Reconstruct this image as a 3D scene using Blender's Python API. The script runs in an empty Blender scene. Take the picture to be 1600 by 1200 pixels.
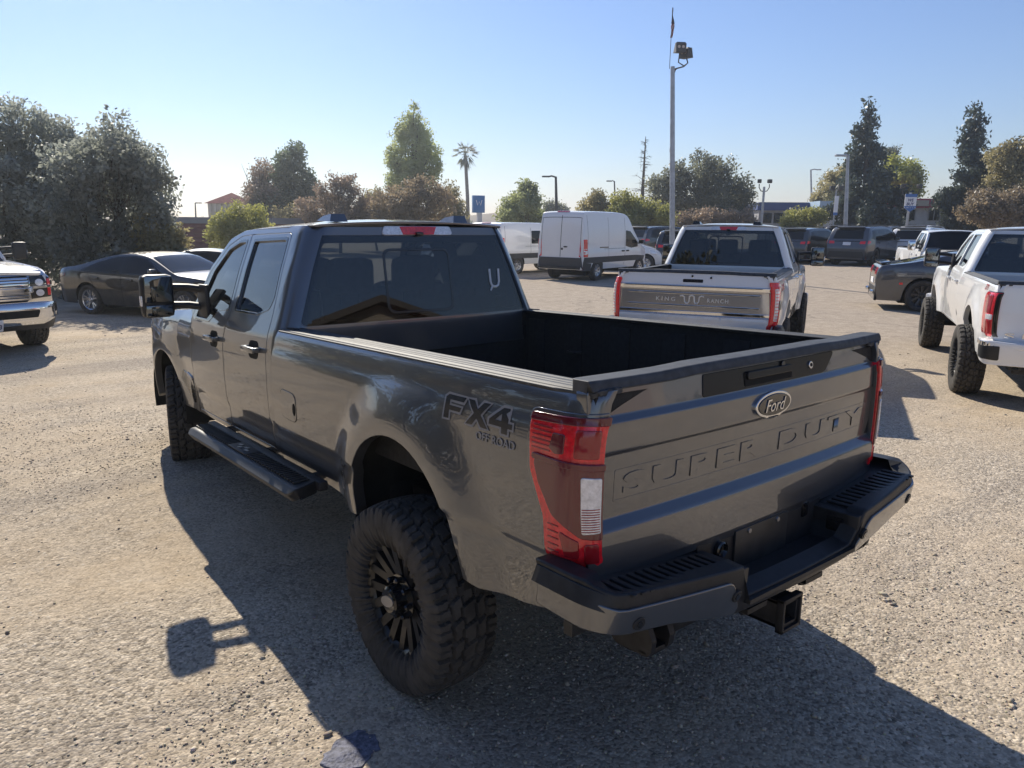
import bpy, bmesh, math, random
import numpy as np
from mathutils import Vector, Matrix
from mathutils.geometry import delaunay_2d_cdt

random.seed(7)
RNG = np.random.default_rng(11)
scene = bpy.context.scene
COL = scene.collection
rad = math.radians

# ------------------------------------------------------------------ camera
CAM = np.array([-2.442, -2.586, 1.963])
FPX = 1179.5                       # focal length in pixels of a 1600 px wide picture
CF = Vector((0.6112, 0.7634, -0.2093)).normalized()
CR = Vector((0.7815, -0.6238, 0.0107)); CR = (CR - CF * CR.dot(CF)).normalized()
CU = CR.cross(CF)
cam_data = bpy.data.cameras.new('camera')
cam_data.sensor_width = 36.0
cam_data.lens = 36.0 * FPX / 1600.0
cam_data.clip_start = 0.05
cam_data.clip_end = 6000
cam = bpy.data.objects.new('camera', cam_data)
COL.objects.link(cam)
mw = Matrix.Identity(4)
for i in range(3):
    mw[i][0] = CR[i]; mw[i][1] = CU[i]; mw[i][2] = -CF[i]; mw[i][3] = CAM[i]
cam.matrix_world = mw
scene.camera = cam

# ------------------------------------------------------------------ sky, sun, exposure
SUN = Vector((0.315, 1.36, 1.0)).normalized()      # towards the sun
elev = math.asin(SUN.z)
azim = math.atan2(SUN.x, SUN.y)
world = bpy.data.worlds.new('World'); scene.world = world
world.use_nodes = True
wn = world.node_tree.nodes; wl = world.node_tree.links
bg = wn['Background']
sky = wn.new('ShaderNodeTexSky'); sky.sky_type = 'NISHITA'; sky.sun_disc = False
sky.sun_elevation = elev; sky.sun_rotation = azim
sky.altitude = 50; sky.air_density = 1.25; sky.dust_density = 0.0; sky.ozone_density = 4.5
mulc = wn.new('ShaderNodeMix'); mulc.data_type = 'RGBA'; mulc.blend_type = 'MULTIPLY'; mulc.inputs['Factor'].default_value = 1.0; mulc.inputs['B'].default_value = (.97, .93, 1.10, 1)
wl.new(sky.outputs[0], mulc.inputs['A']); wl.new(mulc.outputs['Result'], bg.inputs[0]); bg.inputs[1].default_value = 0.060
sun_d = bpy.data.lights.new('sun', 'SUN'); sun_d.energy = 3.35; sun_d.angle = rad(0.53); sun_d.color = (1.0, 0.92, 0.79)
sun = bpy.data.objects.new('sun', sun_d); COL.objects.link(sun)
sun.rotation_euler = SUN.to_track_quat('Z', 'Y').to_euler()
scene.view_settings.view_transform = 'Standard'
scene.view_settings.look = 'None'
scene.view_settings.gamma = 1.0
scene.view_settings.exposure = 0.86
scene.cycles.max_bounces = 7
scene.cycles.transparent_max_bounces = 12
scene.cycles.sample_clamp_indirect = 6

# ------------------------------------------------------------------ helpers
FH = np.array([CF.x, CF.y]); FH = FH / np.linalg.norm(FH)
RH = np.array([FH[1], -FH[0]])
COSP = math.sqrt(CF.x ** 2 + CF.y ** 2); SINP = CF.z
def loc(px, D, z=0.0):
    """ground point seen in column px of the photograph at D metres forward of the photographer"""
    d = D * COSP + (z - CAM[2]) * SINP
    L = (px - 800.0) / FPX * d
    q = CAM[:2] + D * FH + L * RH
    return (float(q[0]), float(q[1]), z)
def height(py, D):
    """height above ground of something D metres away seen at row py near the middle"""
    return CAM[2] + (348.0 - py) / FPX * D

XF = [None]           # optional (function on verts, function on normals) applied to what is built
def mesh_np(name, V, F, N=None, smooth=True, sharp=None):
    V = np.asarray(V, np.float32).reshape(-1, 3)
    if XF[0] is not None:
        V, N = XF[0](V, N)
    me = bpy.data.meshes.new(name)
    n = len(V); me.vertices.add(n); me.vertices.foreach_set('co', V.astype(np.float32).ravel())
    if isinstance(F, np.ndarray):
        k = F.shape[1]; nf = len(F)
        me.loops.add(nf * k); me.loops.foreach_set('vertex_index', F.astype(np.int32).ravel())
        me.polygons.add(nf); me.polygons.foreach_set('loop_start', np.arange(0, nf * k, k, dtype=np.int32))
    else:
        nf = len(F); ls = np.array([len(f) for f in F], np.int32)
        me.loops.add(int(ls.sum())); me.loops.foreach_set('vertex_index', np.fromiter((i for f in F for i in f), np.int32))
        me.polygons.add(nf); me.polygons.foreach_set('loop_start', np.concatenate([[0], np.cumsum(ls)[:-1]]).astype(np.int32))
    me.update(calc_edges=True)
    me.validate()
    if smooth:
        me.polygons.foreach_set('use_smooth', np.ones(len(me.polygons), bool))
        if N is not None and len(N) == len(me.vertices):
            me.normals_split_custom_set_from_vertices(np.asarray(N, np.float32).tolist())
        elif sharp is not None:
            me.set_sharp_from_angle(angle=rad(sharp))
    return me

def link(name, me, mat=None, parent=None, label=None):
    o = bpy.data.objects.new(name, me); COL.objects.link(o)
    if mat is not None and me is not None and not me.materials:
        me.materials.append(mat)
    if parent is not None: o.parent = parent
    if label: o['label'] = label
    return o

def thing(name, label, cat, pos=(0, 0, 0), rz=0.0, group=None, scale=1.0):
    o = bpy.data.objects.new(name, None); COL.objects.link(o)
    o.empty_display_size = 0.2
    o.location = pos; o.rotation_euler = (0, 0, rz); o.scale = (scale,) * 3
    o['label'] = label; o['category'] = cat
    if group: o['group'] = group
    return o
def tag(o, label, cat, group=None):
    o['label'] = label; o['category'] = cat
    if group: o['group'] = group
    return o
def setting(o, kind='structure'):
    o['kind'] = kind
    return o

class MB:
    """collects simple shapes into one mesh"""
    def __init__(s): s.v = []; s.f = []
    def add(s, V, F):
        b = len(s.v); s.v.extend([tuple(map(float, p)) for p in V]); s.f.extend([[i + b for i in f] for f in F]); return s
    def box(s, c, d, rz=0.0, rx=0.0, ry=0.0, ch=0.0):
        hx, hy, hz = d[0] / 2, d[1] / 2, d[2] / 2
        bm = bmesh.new(); bmesh.ops.create_cube(bm, size=1.0)
        for v in bm.verts: v.co = Vector((v.co.x * d[0], v.co.y * d[1], v.co.z * d[2]))
        if ch > 0:
            bmesh.ops.bevel(bm, geom=bm.edges[:] , offset=min(ch, .45 * min(d)), segments=2, affect='EDGES', profile=0.6)
        M = Matrix.Translation(c) @ Matrix.Rotation(rz, 4, 'Z') @ Matrix.Rotation(ry, 4, 'Y') @ Matrix.Rotation(rx, 4, 'X')
        bm.verts.index_update()
        s.add([M @ v.co for v in bm.verts], [[v.index for v in f.verts] for f in bm.faces]); bm.free(); return s
    def tube(s, pts, r, n=8, cap=True):
        P = [Vector(p) for p in pts]; rs = r if isinstance(r, (list, tuple)) else [r] * len(P)
        V = []; F = []; u = None
        for i, p in enumerate(P):
            t = (P[min(i + 1, len(P) - 1)] - P[max(i - 1, 0)]).normalized()
            if u is None:
                u = t.orthogonal().normalized()
            else:
                u = (u - t * u.dot(t)).normalized()
            w = t.cross(u)
            for k in range(n):
                a = 2 * math.pi * k / n
                V.append(p + (u * math.cos(a) + w * math.sin(a)) * rs[i])
        for i in range(len(P) - 1):
            for k in range(n):
                a = i * n + k; b = i * n + (k + 1) % n
                F.append([a, b, b + n, a + n])
        if cap:
            F.append(list(range(n))[::-1]); F.append([(len(P) - 1) * n + k for k in range(n)])
        return s.add(V, F)
    def lathe(s, prof, c=(0, 0, 0), axis='Z', n=24, closed=False):
        V = []; F = []
        for (h, r) in prof:
            for k in range(n):
                a = 2 * math.pi * k / n; x, y = r * math.cos(a), r * math.sin(a)
                q = {'Z': (x, y, h), 'X': (h, x, y), 'Y': (y, h, x)}[axis]
                V.append((q[0] + c[0], q[1] + c[1], q[2] + c[2]))
        m = len(prof)
        for i in range(m - 1):
            for k in range(n):
                a = i * n + k; b = i * n + (k + 1) % n
                F.append([a, b, b + n, a + n])
        return s.add(V, F)
    def prism(s, poly, f0, f1):
        """poly: 2D points; f0/f1 map a 2D point to 3D for both ends"""
        n = len(poly)
        V = [f0(*p) for p in poly] + [f1(*p) for p in poly]
        F = [list(range(n))[::-1], [n + i for i in range(n)]]
        for i in range(n):
            j = (i + 1) % n; F.append([i, j, j + n, i + n])
        return s.add(V, F)
    def build(s, name, mat, parent=None, label=None, sharp=40, stuff=False):
        me = mesh_np(name, np.array(s.v), s.f, sharp=sharp)
        o = link(name, me, mat, parent, label)
        if stuff: o['kind'] = 'stuff'
        return o

def rpoly(pts, n=5):
    """polygon with corner radii: (x, y, r) or (x, y)"""
    out = []; m = len(pts)
    for i in range(m):
        p = pts[i]; r = p[2] if len(p) > 2 else 0.0
        P = Vector(p[:2]); A = Vector(pts[i - 1][:2]); B = Vector(pts[(i + 1) % m][:2])
        if r <= 0: out.append((P.x, P.y)); continue
        a = (A - P); b = (B - P); la, lb = a.length, b.length; a.normalize(); b.normalize()
        ang = a.angle(b); d = min(r / math.tan(ang / 2), la * .49, lb * .49)
        q0 = P + a * d; q1 = P + b * d
        for k in range(n + 1):
            t = k / n
            q = q0 * (1 - t) ** 2 + P * 2 * t * (1 - t) + q1 * t ** 2
            out.append((q.x, q.y))
    return out
def arc(cx, cy, rx, ry, a0, a1, n=16):
    return [(cx + rx * math.cos(rad(a0 + (a1 - a0) * k / n)), cy + ry * math.sin(rad(a0 + (a1 - a0) * k / n))) for k in range(n + 1)]

def _resample(poly, g):
    out = []
    for i, p in enumerate(poly):
        q = poly[(i + 1) % len(poly)]
        L = math.hypot(q[0] - p[0], q[1] - p[1])
        if L < 1e-6: continue
        k = max(1, int(math.ceil(L / g)))
        for j in range(k):
            out.append((p[0] + (q[0] - p[0]) * j / k, p[1] + (q[1] - p[1]) * j / k))
    return out
def _inside(P, poly):
    x, y = P[:, 0], P[:, 1]; c = np.zeros(len(P), bool); q = np.asarray(poly)
    x1, y1 = q[:, 0], q[:, 1]; x2, y2 = np.roll(x1, -1), np.roll(y1, -1)
    for a, b, d, e in zip(x1, y1, x2, y2):
        if b == e: continue
        m = ((b > y) != (e > y)) & (x < (d - a) * (y - b) / (e - b) + a); c ^= m
    return c
def fnormal(f, u, v, s, e=2e-4):
    du = f(u + e, v) - f(u - e, v); dv = f(u, v + e) - f(u, v - e)
    n = np.cross(du, dv) * s
    l = np.linalg.norm(n, axis=1, keepdims=True); l[l < 1e-12] = 1
    return n / l
def panel_np(outline, f, s=1, holes=(), grid=.05, t=.015, r=.004, off=0.0, gu=None, flat=False):
    g = grid; gu = gu or grid
    ku = g / gu
    outline = [(a * ku, b) for a, b in outline]; holes = [[(a * ku, b) for a, b in h] for h in holes]
    loops = [_resample(outline, g)] + [_resample(h, g) for h in holes]
    V = []; E = []
    for L in loops:
        b = len(V); V += L; E += [(b + i, b + (i + 1) % len(L)) for i in range(len(L))]
    B = np.array(V); lo, hi = B.min(0), B.max(0)
    if not flat:
        gx = np.arange(lo[0] + g * .5, hi[0], g); gy = np.arange(lo[1] + g * .5, hi[1], g)
        G = np.array([(a, b) for a in gx for b in gy]) if len(gx) and len(gy) else np.zeros((0, 2))
        if len(G):
            k = _inside(G, loops[0])
            for h in loops[1:]: k &= ~_inside(G, h)
            G = G[k]
        if len(G):
            sc = np.array([1.0, 1.0])
            d = np.full(len(G), 1e9)
            for i in range(0, len(B), 400):
                q = (G[:, None] - B[None, i:i + 400]) * sc
                d = np.minimum(d, np.sqrt((q * q).sum(2)).min(1))
            G = G[d > g * .45]
        V = V + [tuple(p) for p in G]
    vs, es, fs, *_ = delaunay_2d_cdt([Vector(p) for p in V], E, [], 0, 1e-7)
    U = np.array([(p.x, p.y) for p in vs]); T = np.array([list(x) for x in fs if len(x) == 3], np.int64)
    cen = U[T].mean(1); k = _inside(cen, loops[0])
    for h in loops[1:]: k &= ~_inside(cen, h)
    T = T[k]
    a, b, c = U[T[:, 0]], U[T[:, 1]], U[T[:, 2]]
    ar = (b[:, 0] - a[:, 0]) * (c[:, 1] - a[:, 1]) - (b[:, 1] - a[:, 1]) * (c[:, 0] - a[:, 0])
    T = T[np.abs(ar) > 1e-10]; ar = ar[np.abs(ar) > 1e-10]
    T[ar < 0] = T[ar < 0][:, ::-1]
    U = U / np.array([ku, 1.0])
    used = np.unique(T); mp = -np.ones(len(U), int); mp[used] = np.arange(len(used)); U = U[used]; T = mp[T]
    n = fnormal(f, U[:, 0], U[:, 1], s)
    P = f(U[:, 0], U[:, 1]) + off * n
    ed = {}
    for q in T:
        for i in range(3): ed[(q[i], q[(i + 1) % 3])] = 1
    bd = [e for e in ed if (e[1], e[0]) not in ed]
    Vt = [P]; Nt = [n]; faces = [list(q) if s > 0 else list(q[::-1]) for q in T]
    if bd and t > 0:
        bv = sorted({i for e in bd for i in e}); ix = {v: i for i, v in enumerate(bv)}
        o2 = np.zeros((len(bv), 2))
        for a_, b_ in bd:
            d = U[b_] - U[a_]; d /= (np.linalg.norm(d) + 1e-12); q = np.array([d[1], -d[0]]); o2[ix[a_]] += q; o2[ix[b_]] += q
        o2 /= (np.linalg.norm(o2, axis=1, keepdims=True) + 1e-9)
        ub = U[bv]; e = 1e-4
        tv = f(ub[:, 0] + e * o2[:, 0], ub[:, 1] + e * o2[:, 1]) - f(ub[:, 0], ub[:, 1])
        tv /= (np.linalg.norm(tv, axis=1, keepdims=True) + 1e-12)
        Pb, nb = P[bv], n[bv]; base = len(P); m = len(bv)
        r1 = Pb + .7 * r * tv - .3 * r * nb; r2 = Pb + r * tv - r * nb; r3 = r2 - t * nb
        n1 = (nb + tv); n1 /= np.linalg.norm(n1, axis=1, keepdims=True)
        Vt += [r1, r2, r2, r3]; Nt += [n1, tv, tv, tv]
        rings = [np.array(bv)] + [base + k * m + np.arange(m) for k in range(4)]
        for a_, b_ in bd:
            i, j = ix[a_], ix[b_]
            for k0, k1 in ((0, 1), (1, 2), (3, 4)):
                q = [rings[k0][j], rings[k0][i], rings[k1][i], rings[k1][j]]
                faces.append(q if s > 0 else q[::-1])
    return np.concatenate(Vt), faces, np.concatenate(Nt)
def panel(name, outline, f, mat, parent=None, label=None, **kw):
    V, F, N = panel_np(outline, f, **kw)
    return link(name, mesh_np(name, V, [[int(i) for i in q] for q in F], N), mat, parent, label)
def panels(name, lst, mat, parent=None, label=None, joined=False):
    """several panels in one mesh: (outline, f, kwargs)"""
    if not joined:
        o = None
        for ol, f, kw in lst: o = panel(name, ol, f, mat, parent, label, **kw)
        return o
    Vs, Fs, Ns = [], [], []; b = 0
    for ol, f, kw in lst:
        V, F, N = panel_np(ol, f, **kw); Vs.append(V); Ns.append(N); Fs += [[int(i) + b for i in q] for q in F]; b += len(V)
    o = link(name, mesh_np(name, np.concatenate(Vs), Fs, np.concatenate(Ns)), mat, parent, label); o['kind'] = 'stuff'; return o
def mirror(ol): return [(-u, v) for u, v in ol]

_tc = {}
def text_np(s, h=0.1, w=None, shear=0.0, ext=0.002, spacing=1.0, fat=0.0, res=3):
    key = (s, h, w, shear, ext, spacing, fat)
    if key in _tc: return _tc[key]
    cu = bpy.data.curves.new('lettering', 'FONT'); cu.body = s; cu.align_x = 'CENTER'; cu.align_y = 'CENTER'
    cu.extrude = ext; cu.shear = shear; cu.space_character = spacing; cu.offset = fat; cu.resolution_u = res
    o = bpy.data.objects.new('lettering', cu); COL.objects.link(o)
    bpy.context.view_layer.update()
    me = bpy.data.meshes.new_from_object(o.evaluated_get(bpy.context.evaluated_depsgraph_get()))
    V = np.array([v.co[:] for v in me.vertices]); F = [list(p.vertices) for p in me.polygons]
    bpy.data.objects.remove(o); bpy.data.curves.remove(cu); bpy.data.meshes.remove(me)
    mn, mx = V.min(0), V.max(0)
    V[:, :2] -= (mn[:2] + mx[:2]) / 2
    k = h / (mx[1] - mn[1]); V[:, 1] *= k; V[:, 0] *= (w / (mx[0] - mn[0])) if w else k
    V[:, 2] = np.where(V[:, 2] > 0, ext, -ext)
    _tc[key] = (V, F); return V, F
def text_on(name, s, cu, cv, f, mat, parent, side=1, flipx=1, rot=0.0, lift=0.0, label=None, **kw):
    V, F = text_np(s, **kw); V = V.copy()
    c, d = math.cos(rot), math.sin(rot)
    x = V[:, 0] * flipx; y = V[:, 1]
    U = cu + x * c - y * d; W = cv + x * d + y * c
    n = fnormal(f, U, W, side)
    P = f(U, W) + n * (V[:, 2:3] + lift)
    FF = [q[::-1] if flipx * side < 0 else q for q in F]
    # one object for each letter
    par = list(range(len(P)))
    def find(i):
        while par[i] != i: par[i] = par[par[i]]; i = par[i]
        return i
    for q in FF:
        for i in q[1:]: par[find(i)] = find(q[0])
    grp = {}
    for q in FF: grp.setdefault(find(q[0]), []).append(q)
    o = None
    for q in grp.values():
        ids = sorted({i for a in q for i in a}); mp = {i: k for k, i in enumerate(ids)}
        o = link(name, mesh_np(name, P[ids], [[mp[i] for i in a] for a in q], smooth=False), mat, parent, label)
    return o

# ------------------------------------------------------------------ materials
MATS = {}
def mat(name, col=(.5, .5, .5), rough=.5, metal=0.0, coat=0.0, coat_rough=.03, spec=.5, noise=None, bump=None, trans=0.0, alpha=1.0, emit=None, ior=1.45):
    """noise=(scale, amount) varies the base colour; bump=(scale, strength, distance)"""
    if name in MATS: return MATS[name]
    m = bpy.data.materials.new(name); m.use_nodes = True
    nt = m.node_tree; b = nt.nodes['Principled BSDF']
    b.inputs['Base Color'].default_value = (*col, 1); b.inputs['Roughness'].default_value = rough
    b.inputs['Metallic'].default_value = metal; b.inputs['Coat Weight'].default_value = coat
    b.inputs['Coat Roughness'].default_value = coat_rough; b.inputs['Specular IOR Level'].default_value = spec
    b.inputs['Transmission Weight'].default_value = trans; b.inputs['Alpha'].default_value = alpha; b.inputs['IOR'].default_value = ior
    if noise or bump:
        tc = nt.nodes.new('ShaderNodeTexCoord')
    if noise:
        nz = nt.nodes.new('ShaderNodeTexNoise'); nz.inputs['Scale'].default_value = noise[0]; nz.inputs['Detail'].default_value = 6
        nt.links.new(tc.outputs['Object'], nz.inputs['Vector'])
        rp = nt.nodes.new('ShaderNodeValToRGB'); a = noise[1]
        rp.color_ramp.elements[0].position = .3; rp.color_ramp.elements[1].position = .72
        rp.color_ramp.elements[0].color = (*[c * (1 - a) for c in col], 1); rp.color_ramp.elements[1].color = (*[min(1, c * (1 + a)) for c in col], 1)
        nt.links.new(nz.outputs['Fac'], rp.inputs[0]); nt.links.new(rp.outputs[0], b.inputs['Base Color'])
    if bump:
        n2 = nt.nodes.new('ShaderNodeTexNoise'); n2.inputs['Scale'].default_value = bump[0]; n2.inputs['Detail'].default_value = 4
        nt.links.new(tc.outputs['Object'], n2.inputs['Vector'])
        bp = nt.nodes.new('ShaderNodeBump'); bp.inputs['Strength'].default_value = bump[1]; bp.inputs['Distance'].default_value = bump[2]
        nt.links.new(n2.outputs['Fac'], bp.inputs['Height']); nt.links.new(bp.outputs[0], b.inputs['Normal'])
    MATS[name] = m; return m
def paint(name, col, metal=0.0, rough=.4, dust=.25):
    """clear-coated car paint with a thin uneven film of dust"""
    if name in MATS: return MATS[name]
    m = bpy.data.materials.new(name); m.use_nodes = True; nt = m.node_tree; b = nt.nodes['Principled BSDF']
    tc = nt.nodes.new('ShaderNodeTexCoord')
    nz = nt.nodes.new('ShaderNodeTexNoise'); nz.inputs['Scale'].default_value = 5; nz.inputs['Detail'].default_value = 8; nz.inputs['Roughness'].default_value = .7
    nt.links.new(tc.outputs['Object'], nz.inputs['Vector'])
    mr = nt.nodes.new('ShaderNodeMapRange'); mr.inputs[1].default_value = .35; mr.inputs[2].default_value = .75
    mr.inputs[3].default_value = .0; mr.inputs[4].default_value = dust * .35
    nt.links.new(nz.outputs['Fac'], mr.inputs[0])
    mx = nt.nodes.new('ShaderNodeMix'); mx.data_type = 'RGBA'
    mx.inputs['A'].default_value = (*col, 1); mx.inputs['B'].default_value = (.33, .28, .22, 1)
    nt.links.new(mr.outputs[0], mx.inputs['Factor']); nt.links.new(mx.outputs['Result'], b.inputs['Base Color'])
    b.inputs['Metallic'].default_value = metal; b.inputs['Roughness'].default_value = rough
    b.inputs['Coat Weight'].default_value = 1.0; b.inputs['Coat IOR'].default_value = 1.72
    m2 = nt.nodes.new('ShaderNodeMapRange'); m2.inputs[1].default_value = .3; m2.inputs[2].default_value = .8; m2.inputs[3].default_value = .012; m2.inputs[4].default_value = .012 + dust * .1
    nt.links.new(nz.outputs['Fac'], m2.inputs[0]); nt.links.new(m2.outputs[0], b.inputs['Coat Roughness'])
    MATS[name] = m; return m
def glass(name, tint, rough=0.0):
    """thin tinted glass: mirror reflection by Fresnel over a tinted see-through"""
    if name in MATS: return MATS[name]
    m = bpy.data.materials.new(name); m.use_nodes = True; nt = m.node_tree
    nt.nodes.remove(nt.nodes['Principled BSDF'])
    out = nt.nodes['Material Output']
    tr = nt.nodes.new('ShaderNodeBsdfTransparent'); tr.inputs[0].default_value = (*tint, 1)
    gl = nt.nodes.new('ShaderNodeBsdfGlossy'); gl.inputs['Roughness'].default_value = rough; gl.inputs[0].default_value = (1, 1, 1, 1)
    fr = nt.nodes.new('ShaderNodeFresnel'); fr.inputs[0].default_value = 1.52
    mu = nt.nodes.new('ShaderNodeMath'); mu.operation = 'MULTIPLY_ADD'; mu.inputs[1].default_value = 1.2; mu.inputs[2].default_value = 0.01; mu.use_clamp = True
    nt.links.new(fr.outputs[0], mu.inputs[0])
    mx = nt.nodes.new('ShaderNodeMixShader')
    nt.links.new(mu.outputs[0], mx.inputs[0]); nt.links.new(tr.outputs[0], mx.inputs[1]); nt.links.new(gl.outputs[0], mx.inputs[2]); nt.links.new(mx.outputs[0], out.inputs[0])
    MATS[name] = m; return m
def leaf(name, col, trans=.45, var=.35, scale=.35):
    if name in MATS: return MATS[name]
    m = bpy.data.materials.new(name); m.use_nodes = True; nt = m.node_tree
    nt.nodes.remove(nt.nodes['Principled BSDF']); out = nt.nodes['Material Output']
    tc = nt.nodes.new('ShaderNodeTexCoord'); nz = nt.nodes.new('ShaderNodeTexNoise'); nz.inputs['Scale'].default_value = scale; nz.inputs['Detail'].default_value = 5
    nt.links.new(tc.outputs['Object'], nz.inputs['Vector'])
    rp = nt.nodes.new('ShaderNodeValToRGB'); rp.color_ramp.elements[0].position = .35; rp.color_ramp.elements[1].position = .68
    rp.color_ramp.elements[0].color = (*[c * (1 - var) for c in col], 1)
    rp.color_ramp.elements[1].color = (*[min(1, c * (1 + var)) for c in col], 1)
    nt.links.new(nz.outputs['Fac'], rp.inputs[0])
    d = nt.nodes.new('ShaderNodeBsdfDiffuse'); t = nt.nodes.new('ShaderNodeBsdfTranslucent')
    nt.links.new(rp.outputs[0], d.inputs[0]); nt.links.new(rp.outputs[0], t.inputs[0])
    g = nt.nodes.new('ShaderNodeBsdfGlossy'); g.inputs['Roughness'].default_value = .45; g.inputs[0].default_value = (.9, .9, .9, 1)
    mx = nt.nodes.new('ShaderNodeMixShader'); mx.inputs[0].default_value = trans
    nt.links.new(d.outputs[0], mx.inputs[1]); nt.links.new(t.outputs[0], mx.inputs[2])
    m2 = nt.nodes.new('ShaderNodeMixShader'); m2.inputs[0].default_value = .06
    nt.links.new(mx.outputs[0], m2.inputs[1]); nt.links.new(g.outputs[0], m2.inputs[2]); nt.links.new(m2.outputs[0], out.inputs[0])
    MATS[name] = m; return m

HERO = paint('dark_grey_paint', (.112, .120, .134), metal=.74, rough=.38, dust=.30)
WHITE = paint('white_paint', (.86, .86, .85), rough=.45, dust=.15)
WHITE2 = paint('warm_white_paint', (.82, .81, .78), rough=.45, dust=.15)
BLACKP = paint('black_paint', (.012, .012, .014), rough=.4, dust=.25)
CHARP = paint('charcoal_paint', (.035, .037, .042), metal=.4, rough=.4, dust=.2)
GREYP = paint('grey_paint', (.075, .078, .085), metal=.5, rough=.4, dust=.2)
BRONZE = paint('brown_black_paint', (.010, .008, .008), metal=.2, rough=.4, dust=.35)
BLUEP = paint('blue_grey_paint', (.10, .13, .18), metal=.4, rough=.4, dust=.2)
SILVER = paint('silver_paint', (.45, .46, .48), metal=.6, rough=.4, dust=.15)
TAUPE = paint('taupe_paint', (.20, .18, .16), metal=.5, rough=.4, dust=.2)
PLASTIC = mat('black_plastic', (.022, .023, .025), rough=.48, noise=(30, .25), bump=(900, .15, .001))
RAILCAP = mat('weathered_rail_plastic', (.060, .064, .070), rough=.58, spec=.35, noise=(25, .3), bump=(700, .2, .001))
GLOSSB = mat('gloss_black', (.010, .010, .011), rough=.12, coat=.6)
LINER = mat('bed_liner', (.018, .018, .019), rough=.75, noise=(40, .35), bump=(420, .5, .003))
RUBBER = mat('tyre_rubber', (.060, .055, .049), rough=.85, noise=(14, .4), bump=(220, .25, .002))
RIMB = mat('black_rim', (.010, .010, .011), rough=.32, coat=.3)
RIMS = mat('alloy_rim', (.55, .56, .58), rough=.25, metal=.9)
CHROME = mat('chrome', (.72, .73, .75), rough=.06, metal=1.0)
SATIN = mat('satin_metal', (.42, .42, .43), rough=.3, metal=.9)
STEEL = mat('dark_steel', (.03, .03, .032), rough=.5, metal=.3, noise=(18, .4))
UNDER = mat('underbody', (.012, .012, .012), rough=.8, noise=(9, .5))
GAPM = mat('panel_gap', (.004, .004, .004), rough=.8)
REDL = mat('red_lens', (.80, .014, .026), rough=.12, coat=1.0, coat_rough=.02, noise=(60, .25))
REDD = mat('smoked_red_lens', (.13, .008, .018), rough=.1, coat=1.0, coat_rough=.02)
CLEARL = mat('clear_lens', (.78, .78, .80), rough=.14, coat=1.0, noise=(80, .2), metal=.2)
AMBER = mat('amber_lens', (.75, .2, .02), rough=.15, coat=1.0)
TINT = glass('tinted_glass', (.15, .165, .175)); DTINT = glass('privacy_glass', (.05, .055, .06))
CLEARG = glass('clear_glass', (.80, .84, .83))
DGLASS = mat('dark_window', (.008, .009, .011), rough=.03, spec=.42)
FABRIC = mat('grey_seat_cloth', (.045, .045, .05), rough=.9, noise=(30, .3))
INTER = mat('interior_trim', (.03, .03, .032), rough=.7)
PAPER = mat('plate_white', (.75, .76, .78), rough=.5)
INK = mat('ink_blue', (.02, .03, .12), rough=.5)
WHITEPRINT = mat('white_marker', (.8, .8, .8), rough=.6)
# ------------------------------------------------------------------ wheels
def curve(kn, n=500, sm=9):
    k = np.array(kn, float); x = np.linspace(k[0, 0], k[-1, 0], n); y = np.interp(x, k[:, 0], k[:, 1])
    ker = np.hanning(sm + 2)[1:-1]; ker /= ker.sum(); pad = sm // 2
    y2 = np.convolve(np.concatenate([2 * y[0] - y[pad:0:-1], y, 2 * y[-1] - y[-2:-pad - 2:-1]]), ker, 'valid')
    return lambda q: np.interp(q, x, y2)

def tyre_mesh(R, w, rr, tread=True, nth=64):
    """tyre of radius R and width w round a rim of radius rr, axle along x"""
    hw = w / 2
    side = [(-.36 * w, rr - .012), (-.43 * w, rr + .004), (-.47 * w, rr + .03), (-.497 * w, rr + .45 * (R - rr)), (-.490 * w, R - .055), (-.468 * w, R - .028)]
    ns = 50 if tread else 7
    tr = [(x, R - .016 * abs(x / (.44 * w)) ** 2.5) for x in np.linspace(-.445 * w, .445 * w, ns)]
    prof = side + tr + [(-a, b) for a, b in side[::-1]]
    P = np.array(prof); m = len(P)
    th = np.linspace(0, 2 * np.pi, nth, endpoint=False)
    r = np.repeat(P[None, :, 1], nth, 0); x = np.repeat(P[None, :, 0], nth, 0)
    if tread:
        s = P[:, 0] / (.445 * w); NPH = 30
        p = th[:, None] / (2 * np.pi) * NPH; s2 = s[None, :]; a = np.abs(s2); sg = np.sign(s2)
        fr = lambda q: q - np.floor(q)
        tri = np.abs(fr(p) - .5) * 2
        g = np.zeros((nth, m))
        z1 = .60 + .07 * (tri - .5); z2 = .22 + .06 * (fr(p + .25 * sg) > .5)
        sh = a > z1; mid = (a <= z1) & (a > z2); ce = a <= z2
        g[sh & (fr(p + .30 * a + .5 * (sg > 0)) < .24)] = 1
        g[mid & (fr(p + .45 + .9 * a * sg) < .18)] = 1
        g[ce & (fr(p + .1 + .5 * s2) < .16)] = .9
        g[np.abs(a - z1) < .05] = 1; g[np.abs(a - z2) < .045] = .9
        g[sh & (np.abs(fr(p * 1.0 + .3 * a + .5 * (sg > 0)) - .62) < .035)] = .5
        g[:, (np.abs(s) > 1.12)] = 0
        r = r - .019 * g
    c, sn = np.cos(th)[:, None], np.sin(th)[:, None]
    V = np.stack([x, r * c, r * sn], -1).reshape(-1, 3)
    i = np.arange(nth)[:, None]; j = np.arange(m - 1)[None]
    A = i * m + j; B = ((i + 1) % nth) * m + j
    F = np.stack([A, B, B + 1, A + 1], -1).reshape(-1, 4)
    F = F[:, ::-1]
    return V, F

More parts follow.
